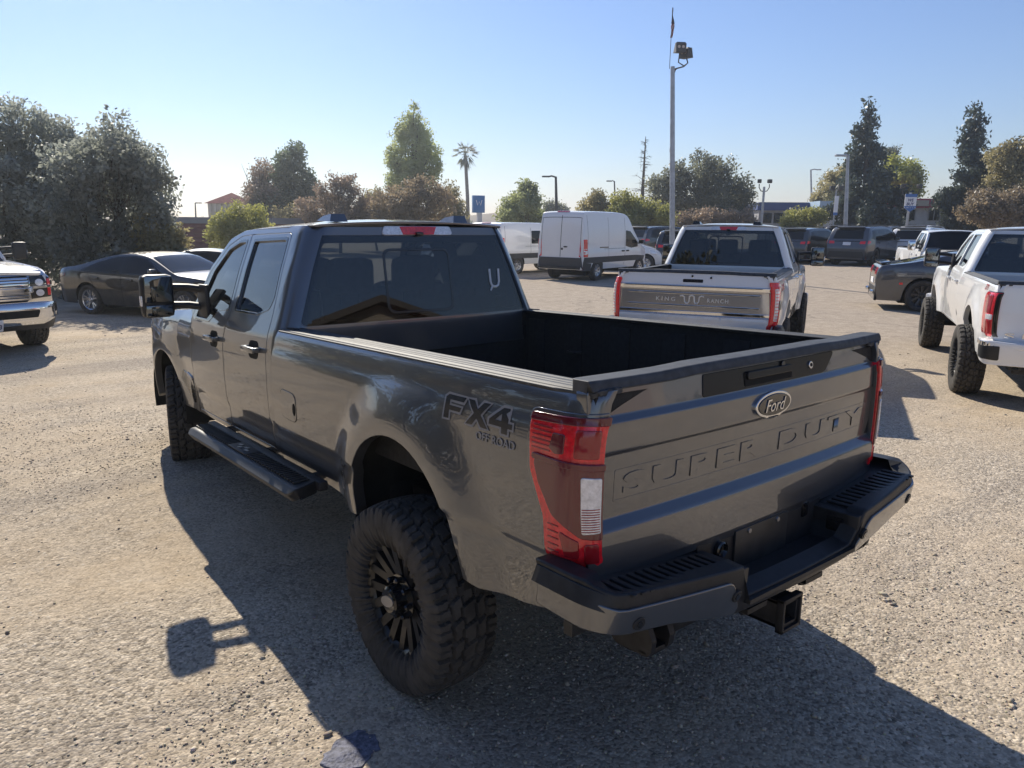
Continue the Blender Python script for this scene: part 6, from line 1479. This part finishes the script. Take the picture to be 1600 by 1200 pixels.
for (p0, p1) in ((1396, 1420), (1440, 1456), (1458, 1474)):
    x0 = -w / 2 + W(1368, p0, D); x1 = -w / 2 + W(1368, p1, D); o = bx('window', t, DGLASS, (((x0 + x1) / 2, -.02, hf - .62), (x1 - x0, .08, .95)))
    for xx in (x0, (x0 + x1) / 2, x1): bx('window_frame', t, WALLG, ((xx, -.05, hf - .62), (.07, .08, 1.0)))
bx('side_wall', t, REDF, ((w / 2 + .7, 4, hf / 2), (1.2, 6, hf)))
# iron fence
D = 60; t = bthing('fence', 'black iron picket fence along the back of the lot', 'fence', 1370, D, 6); w = W(1215, 1560, D); h = 1.75
for z in (.35, h - .25): bx('rail', t, STEEL, ((0, 0, z), (w, .05, .05)))
nb = int(w / .28); m = MB()
for k in range(nb + 1): m.box((-w / 2 + w * k / nb, 0, h / 2), (.024, .024, h + .05))
m.build('pickets', STEEL, t, stuff=True)
for k in range(9): bx('post', t, STEEL, ((-w / 2 + w * k / 8, 0, h / 2 + .05), (.08, .08, h + .1)))
bx('screen_panel', t, mat('fence_screen', (.03, .03, .032), rough=.9), ((w * .12, .06, .62), (w * .72, .02, 1.0)))
# lamp posts
POLE = mat('galvanised_pole', (.40, .41, .43), rough=.45, metal=.5, noise=(4, .2)); DPOLE = mat('bronze_pole', (.055, .05, .045), rough=.5); WOOD = mat('pole_wood', (.16, .12, .09), rough=.9, noise=(5, .3))
def lamp_post(label, px, D, top, side, m_=None, r=.09, arm=.9, base=None, name='street_lamp'):
    t = thing(name, label, 'street lamp', loc(base or px, D), -rad(VIEW)); P = at(px, top, D); b = np.array(t.location); h = P[2]; dx = float((P - b)[:2] @ RH)
    m = MB(); m.tube([(0, 0, -.1), (dx * .5, 0, h * .5), (dx, 0, h)], [r * 1.3, r, r * .7], 8); m.build('post', m_ or DPOLE, t)
    m = MB(); m.tube([(dx, 0, h - .05), (dx + side * arm * .6, 0, h + .05), (dx + side * arm, 0, h)], r * .5, 6); m.build('arm', m_ or DPOLE, t)
    m = MB(); m.box((dx + side * (arm + .25), 0, h), (.60, .28, .12), ch=.03); m.build('lamp_head', m_ or DPOLE, t)
lamp_post('dark lamp post with a short arm, above the left end of the tall white van', 868.5, 62, 276, -1, r=.13, arm=.55)
lamp_post('thin dark lamp post above the yellow shrubs right of the van', 960, 84, 283, -1, r=.10, arm=.3)
lamp_post('leaning wooden pole with a lamp arm at the right of the olive bush', 249, 36, 278, 1, WOOD, r=.13, arm=.25, base=259)
lamp_post('small distant lamp post left of the cream tower', 305, 80, 317, 1, r=.09, arm=.1)
lamp_post('tall pale street lamp with a curved arm in front of the redwood', 1325, 48, 243, -1, POLE, r=.13, arm=.22, base=1317)
lamp_post('distant grey street lamp left of the redwood', 1267, 96, 265, 1, POLE, r=.13, arm=.7)
def twin_lamp(label, px, D, top, spread, banner=None):
    t = thing('lot_lamp', label, 'street lamp', loc(px, D), -rad(VIEW)); h = Hh(top, D, px)
    m = MB(); m.tube([(0, 0, -.1), (0, 0, h - .4)], .09, 8); m.build('post', POLE, t)
    for s in (-1, 1):
        m = MB(); m.tube([(0, 0, h - .75), (s * spread * .6, 0, h - .7), (s * spread, 0, h - .45), (s * spread, 0, h - .2)], .035, 6); m.build('arm', DPOLE, t)
        m = MB(); m.box((s * spread, 0, h), (.30, .26, .28), ch=.05, rz=.3 * s); m.build('lamp_head', DPOLE, t)
    return t
twin_lamp('twin floodlight post left of the blue fascia building', 1184, 58, 283, .38)
t = twin_lamp('twin floodlight post carrying the WE BUY CARS banner', 1409, 52, 291, .55)
D = 51.6; t = bthing('banner', 'white and blue banner reading WE BUY CARS on a post', 'banner', 1409, D)
w = W(1400, 1418, D); z0, z1 = Hh(331, D, 1409), Hh(303, D, 1409); m = MB()
m.prism([(-w / 2, z1), (-w / 2, z0 + .25), (0, z0), (w / 2, z0 + .25), (w / 2, z1)], lambda a, b: (a, -.14, b), lambda a, b: (a, -.11, b)); m.build('cloth', PAPER, t)
BB = mat('banner_blue', (.07, .17, .42), rough=.6)
bx('blue_band', t, BB, ((0, -.145, z1 - .10), (w, .02, .20)), ((0, -.145, z0 + .33), (w, .02, .09)))
m = MB(); m.prism([(-w / 2, z0 + .25), (0, z0), (w / 2, z0 + .25)], lambda a, b: (a, -.155, b), lambda a, b: (a, -.139, b)); m.build('blue_tip', BB, t)
pf = lambda u, v: np.stack([u, np.full_like(u, -.145), v], -1)
for k, s_ in enumerate(('WE', 'BUY', 'CARS')): text_on('banner_lettering', s_, 0, z1 - .40 - k * .25, pf, INK, t, side=1, lift=.004, h=.19, w=(.38, .50, .62)[k], shear=.15, fat=.02)
D = 57; t = bthing('banner', 'narrow white banner with a blue foot hanging on a post left of the redwood', 'banner', 1295, D)
m = MB(); m.tube([(0, 0, 0), (0, 0, Hh(296, D, 1295))], .06, 8); m.build('post', POLE, t)
for s in (-1, 1):
    m = MB(); m.box((s * .3, 0, Hh(294, D, 1295)), (.34, .3, .34), ch=.05); m.build('lamp_head', DPOLE, t)
bx('cloth', t, PAPER, ((.05, -.10, (Hh(306, D, 1295) + Hh(332, D, 1295)) / 2), (.30, .02, Hh(306, D, 1295) - Hh(332, D, 1295)))); bx('blue_foot', t, BB, ((.05, -.10, Hh(334, D, 1295)), (.30, .024, .20)))
D = 59; t = bthing('cabinet', 'small red cabinet at the foot of the fence', 'cabinet', 1302, D); bx('cabinet_body', t, mat('red_cabinet', (.55, .07, .06), rough=.5), ((0, .3, .95), (.42, .4, 1.9)), ch=.03); bx('cabinet_door', t, mat('red_cabinet', (.5, .05, .06)), ((0, .09, 1.0), (.36, .03, 1.6)), ch=.01)
# blue pylon sign
D = 74; t = bthing('pylon_sign', 'blue pylon sign with a white mark right of the palm', 'sign', 745, D, -20)
z0, z1 = Hh(333, D), Hh(306, D); w = W(735, 754, D); bx('sign_box', t, mat('sign_blue', (.03, .16, .42), rough=.35), ((0, 0, (z0 + z1) / 2), (w, .45, z1 - z0)), ch=.03); bx('post', t, WALLW, ((.1, 0, z0 / 2), (.45, .35, z0)))
m = MB(); zc = (z0 + z1) / 2 + .1; m.tube([(-.28, -.235, zc + .25), (-.15, -.235, zc - .2), (0, -.235, zc + .12), (.15, -.235, zc - .2), (.28, -.235, zc + .25)], .035, 6); m.build('sign_mark', mat('sign_white', (.8, .82, .85), rough=.4), t)
# floodlight pole with a flag
D = 32; t = bthing('floodlight_pole', 'tall grey pole with two floodlights on a curved bracket', 'light pole', 1048, D)
P = at(1051, 104, D); h = float(P[2]); dx = float((P - np.array(t.location))[:2] @ RH); ofs = lambda px, py: float((at(px, py, D) - np.array(t.location))[:2] @ RH)
m = MB(); m.tube([(0, 0, -.1), (0, 0, .3), (dx * .5, 0, h * .5), (dx, 0, h)], [.14, .115, .105, .085], 14); m.build('post', POLE, t)
m = MB(); m.box((0, 0, .03), (.42, .42, .06)); m.build('base_plate', POLE, t)
m = MB(); m.tube([(dx, 0, h - .12), (dx + .20, 0, h - .06), (dx + .42, 0, h), (dx + .52, 0, h + .08)], .028, 8); m.tube([(dx + .06, 0, h - .30), (dx + .12, 0, h - .12), (dx + .22, 0, h - .05)], .02, 6); m.build('bracket', DPOLE, t)
x1 = ofs(1062.5, 75); x2 = ofs(1074, 82); za, zb = Hh(75, D, 1062), Hh(82, D, 1074)
for (xx, zz, rz, nmz, yy) in ((x1, za, .10, 0, 0), (x2, zb, -.9, 1, .18)):
    m = MB(); m.tube([(dx + .46, 0, h + .02), (xx - .03 if nmz == 0 else xx + .06, yy * .5, h + .16), (xx, yy, zz - .12)], .026, 8); m.build('lamp_arm', DPOLE, t)
    m = MB(); m.add([(-.20, -.16, -.19), (.20, -.16, -.19), (.22, .16, -.17), (-.22, .16, -.17), (-.21, -.16, .14), (.21, -.16, .14), (.16, .14, .21), (-.16, .14, .21), (-.16, -.12, .20), (.16, -.12, .20)],
        [[0, 3, 2, 1], [0, 1, 5, 4], [1, 2, 6, 9, 5], [2, 3, 7, 6], [3, 0, 4, 8, 7], [4, 5, 9, 8], [8, 9, 6, 7]])
    c, s_ = math.cos(rz), math.sin(rz); m.v = [(xx + a * c - b * s_, yy + a * s_ + b * c, zz + q) for a, b, q in m.v]; lo = m.build('floodlight', DPOLE, t, sharp=20)
    m = MB()
    for k in (-1, 1): m.lathe([(-.162, .0005), (-.168, .055), (-.15, .06)], c=(0, 0, 0), axis='Y', n=12); m.v[-36:] = [(a + k * .085, b, q + .02) for a, b, q in m.v[-36:]]
    m.v = [(xx + a * c - b * s_, yy + a * s_ + b * c, zz + q) for a, b, q in m.v]; m.build('reflector', mat('lamp_reflector', (.5, .38, .30), rough=.3, metal=.6), lo)
m = MB(); m.box((dx * .45 - .13, -.02, Hh(233, D, 1050)), (.10, .12, .26), ch=.04); m.build('junction_box', POLE, t)
t = bthing('flag', 'drooping striped flag on a thin staff above the floodlight pole', 'flag', 1048.3, D - .3); fx = float((at(1048.5, 60, D - .3) - np.array(t.location))[:2] @ RH)
ht = Hh(15, D, 1048); hb = Hh(110, D, 1048); m = MB(); m.tube([(fx, 0, hb), (fx, 0, ht)], .012, 6); m.build('staff', DPOLE, t)
V = []; F = []; n1, n2 = 18, 10; L = Hh(16, D) - Hh(62, D); FB = mat('flag_blue', (.07, .06, .10), rough=.8)
for i in range(n1):
    for j in range(n2):
        q = i / (n1 - 1); r_ = j / (n2 - 1); wd = .11 * (.12 + min(1, q * 1.25)) * (1 if q < .5 else 1.0); V.append((fx + r_ * wd - (.055 if q > .5 else 0) * (q - .5) * 2 + .015 * math.sin(9 * q + 3 * r_), .06 * math.sin(14 * r_ + 5 * q), ht - .02 - q * L))
for i in range(n1 - 1):
    for j in range(n2 - 1): a = i * n2 + j; F.append([a, a + 1, a + n2 + 1, a + n2])
me = mesh_np('cloth', np.array(V), F)
FRd, FW = mat('flag_red', (.45, .10, .10), rough=.8), mat('flag_white', (.70, .66, .66), rough=.8)
for q in (FB, FRd, FW): me.materials.append(q)
idx = [(0 if i < 9 else (1 if (i // 2 + j // 3) % 2 else 2)) for i in range(n1 - 1) for j in range(n2 - 1)]
if len(me.polygons) == len(idx): me.polygons.foreach_set('material_index', np.array(idx, np.int32))
link('cloth', me, None, t)
# tan warehouse behind the photographer, mirrored in the rear window of the grey truck
t = thing('warehouse', 'tan gabled warehouse behind the photographer, mirrored in the rear window', 'building', (10, -27, 0), rad(-6))
bx('wall', t, TANW, ((0, 0, 2.3), (17, 13, 4.6)))
m = MB(); m.prism([(-8.5, 4.6), (8.5, 4.6), (0, 6.3)], lambda a, b: (a, 6.5, b), lambda a, b: (a, -6.5, b)); m.build('gable', TANW, t)
m = MB()
for s_ in (-1, 1): m.prism([(0, 6.32), (s_ * 9.1, 4.48), (s_ * 9.1, 4.72), (0, 6.58)], lambda a, b: (a, 7.0, b), lambda a, b: (a, -7.0, b))
m.build('roof', DARKF, t)
for k in range(3): bx('roller_door', t, mat('roller_door', (.28, .20, .15), rough=.6), ((-5.4 + k * 5.4, 6.53, 1.9), (3.6, .08, 3.8)))
bx('awning', t, mat('orange_awning', (.50, .13, .04), rough=.6), ((2.7, 7.0, 4.0), (6, 1.0, .45)))
# far-off line of trees that reads as one low mass round the lot
def far_wood():
    rg = np.random.default_rng(900); C = []; Rr = []
    for k in range(420):
        a = rg.uniform(0, 2 * np.pi); d = rg.uniform(165, 230); h = rg.uniform(.8, 1.5)
        C.append((d * math.cos(a), d * math.sin(a), h * .8)); Rr.append(h * rg.uniform(1.2, 2.0))
    me, _ = leaves_mesh('distant_wood', C, Rr, 42000, .30, rg, .8); o = link('distant_wood', me, LEAFM['dark']); setting(o, 'stuff')
far_wood()
# ------------------------------------------------------------------ thin scattering air added to imitate the veil of lens flare
hm = bpy.data.materials.new('flare_veil_air'); hm.use_nodes = True; hn = hm.node_tree.nodes; hn.remove(hn['Principled BSDF'])
pv = hn.new('ShaderNodeVolumePrincipled'); pv.inputs['Color'].default_value = (.86, .93, 1.0, 1); pv.inputs['Density'].default_value = 0.0011; pv.inputs['Anisotropy'].default_value = 0.72
hm.node_tree.links.new(pv.outputs[0], hn['Material Output'].inputs['Volume'])
m = MB(); m.box((0, 0, 9.5), (960, 960, 23)); o = m.build('flare_veil', hm); setting(o, 'stuff')
# ------------------------------------------------------------------ the trucks
mat('deep_red_lens', (.30, .008, .014), rough=.1, coat=1.0)
pickup('pickup_truck', 'dark grey crew cab pickup with open bed and black wheels, largest in the foreground', (0, 0, 0), 0.0,
       dict(style='sd20', hi=True, rake=.037, tyre=(.412, .300), track=.885, rim=.252, flare=.05, fa=3.75, ftrack=.765, ffl=.50, fin=.02, fk=.83, dn=-.2, steer=-15), HERO)
az = lambda deg: -rad(deg)             # heading measured from +y towards +x
def rear_at(px, D, deg, back=1.2):
    """rear axle position for a vehicle whose tail middle is seen in column px, D metres ahead"""
    x, y, _ = loc(px, D); return (x + back * math.sin(rad(deg)), y + back * math.cos(rad(deg)), 0)
pickup('pickup_truck', 'white pickup with a metallic KING RANCH tailgate parked beyond the grey truck bed', rear_at(1070, 8.85, 62.5), az(62.5),
       dict(style='sd23', rake=.012, tyre=(.405, .275), track=.865, rim=.245, flare=.035, rimmat=RIMS, pods=True, podmat=GLOSSB, handle=CHROME,
            tg=[(.66, -1.078), (.70, -1.086), (.80, -1.080), (.83, -1.066), (1.10, -1.066), (1.15, -1.075), (1.20, -1.064), (1.30, -1.040)]), WHITE2, scale=1.035)
pickup('pickup_truck', 'lifted white pickup with wide tyres cut off by the right edge of the photo', (7.90, .18, 0), az(61.5),
       dict(style='silverado', rake=.0, lift=.09, tyre=(.42, .30), track=.93, rim=.235, flare=.04, rimmat=RIMB, pods=False, handle=WHITE,
            tg=[(.66, -1.075), (.75, -1.082), (1.0, -1.076), (1.25, -1.058), (1.30, -1.045)]), WHITE, scale=1.0)
pickup('pickup_truck', 'white pickup with chrome grille and bow tie emblem at the left edge', (-2.62, 14.95, 0), az(168),
       dict(style='chevy', rake=.0, tyre=(.41, .28), track=.85, rim=.23, flare=.03, rimmat=RIMS, pods=False, fbump=CHROME, wglass=DGLASS, fglass=DGLASS, bglass=DGLASS), WHITE)
def reach(px, D, deg, dy):
    x, y, _ = loc(px, D); return (x - dy * math.sin(rad(deg)), y - dy * math.cos(rad(deg)), 0)
pickup('pickup_truck', 'white pickup facing the camera behind the grey coupe, chrome mirror on its left side', reach(1480, 22.5, 236, 2.75), az(236),
       dict(style='ram', rake=.0, tyre=(.40, .28), track=.85, rim=.23, flare=.03, rimmat=RIMS, pods=False, fbump=CHROME, mirmat=CHROME, wglass=DGLASS, fglass=DGLASS, bglass=DGLASS), WHITE, scale=1.0)
# ------------------------------------------------------------------ cars and vans
car('van', 'tall white panel van with grey lower cladding, parked in the middle of the lot', 'van', rear_at(872, 26.5, 75, 1.0), az(75), WHITE, van_spec(2.46), scale=.97)
car('van', 'low white van with a side window, half hidden behind the tall van', 'van', rear_at(752, 29.5, 84, 1.0), az(84), WHITE, van_spec(2.08, 1), scale=.95)
car('sedan', 'dusty black sedan in front of the big bush on the left', 'car', loc(190, 16.4), az(150), BRONZE, dict(SEDAN, sidebits=[('tail_light', SEDAN['sidebits'][0][1], REDD), SEDAN['sidebits'][1]]), scale=.90)
car('coupe', 'dark grey sports coupe with a sloping tail, half hidden by the lifted white pickup', 'car', loc(1428, 18.7), az(149), GREYP, COUPE, scale=1.04)
car('suv', 'dark grey three-row SUV seen from behind, on the right of the lot', 'SUV', rear_at(1318, 38.5, 84, 1.05), az(84), GREYP, SUV, scale=1.12)
car('suv', 'white SUV with a dark rear window parked right beside the grey SUV', 'SUV', rear_at(1412, 40, 84, 1.05), az(84), WHITE, dict(SUV, wkey='suv'), scale=1.1)
car('suv', 'black SUV seen from behind between the white hatchback and the KING RANCH pickup', 'SUV', rear_at(1052, 33, 60, 1.05), az(60), BLACKP, SUV, scale=.98)
car('hatchback', 'white hatchback showing its nose from behind the tall van', 'car', reach(1030, 33.5, 140, 3.4), az(140), WHITE, HATCH)
car('suv', 'black SUV of which mostly the roof shows behind the white hatchback', 'SUV', rear_at(985, 42, 95, 1.05), az(95), BLACKP, dict(SUV, wkey='suv'), scale=1.05)
car('sedan', 'second dark sedan, behind the dusty black one, its roof above the grey truck mirror', 'car', loc(262, 19.5), az(118), CHARP, SEDAN, scale=.86)
car('suv', 'charcoal SUV peeking out right of the KING RANCH pickup cab', 'SUV', rear_at(1228, 40, 84, 1.05), az(84), CHARP, dict(SUV, wkey='suv'), scale=1.05)
car('sedan', 'blue grey sedan between the charcoal SUV and the grey SUV', 'car', rear_at(1268, 43, 84, 1.0), az(84), BLUEP, SEDAN, scale=1.12)
car('suv', 'dark SUV at the fence in line with the lamp post', 'SUV', rear_at(1302, 56, 84, 1.05), az(84), CHARP, dict(SUV, wkey='suv'), scale=1.15)
car('suv', 'silver SUV at the fence behind the dark grey SUV', 'SUV', rear_at(1362, 56, 84, 1.05), az(84), SILVER, dict(SUV, wkey='suv'), scale=1.15)
car('suv', 'white SUV at the fence under the WE BUY CARS banner', 'SUV', rear_at(1420, 53, 84, 1.05), az(84), WHITE2, dict(SUV, wkey='suv'), scale=1.18)
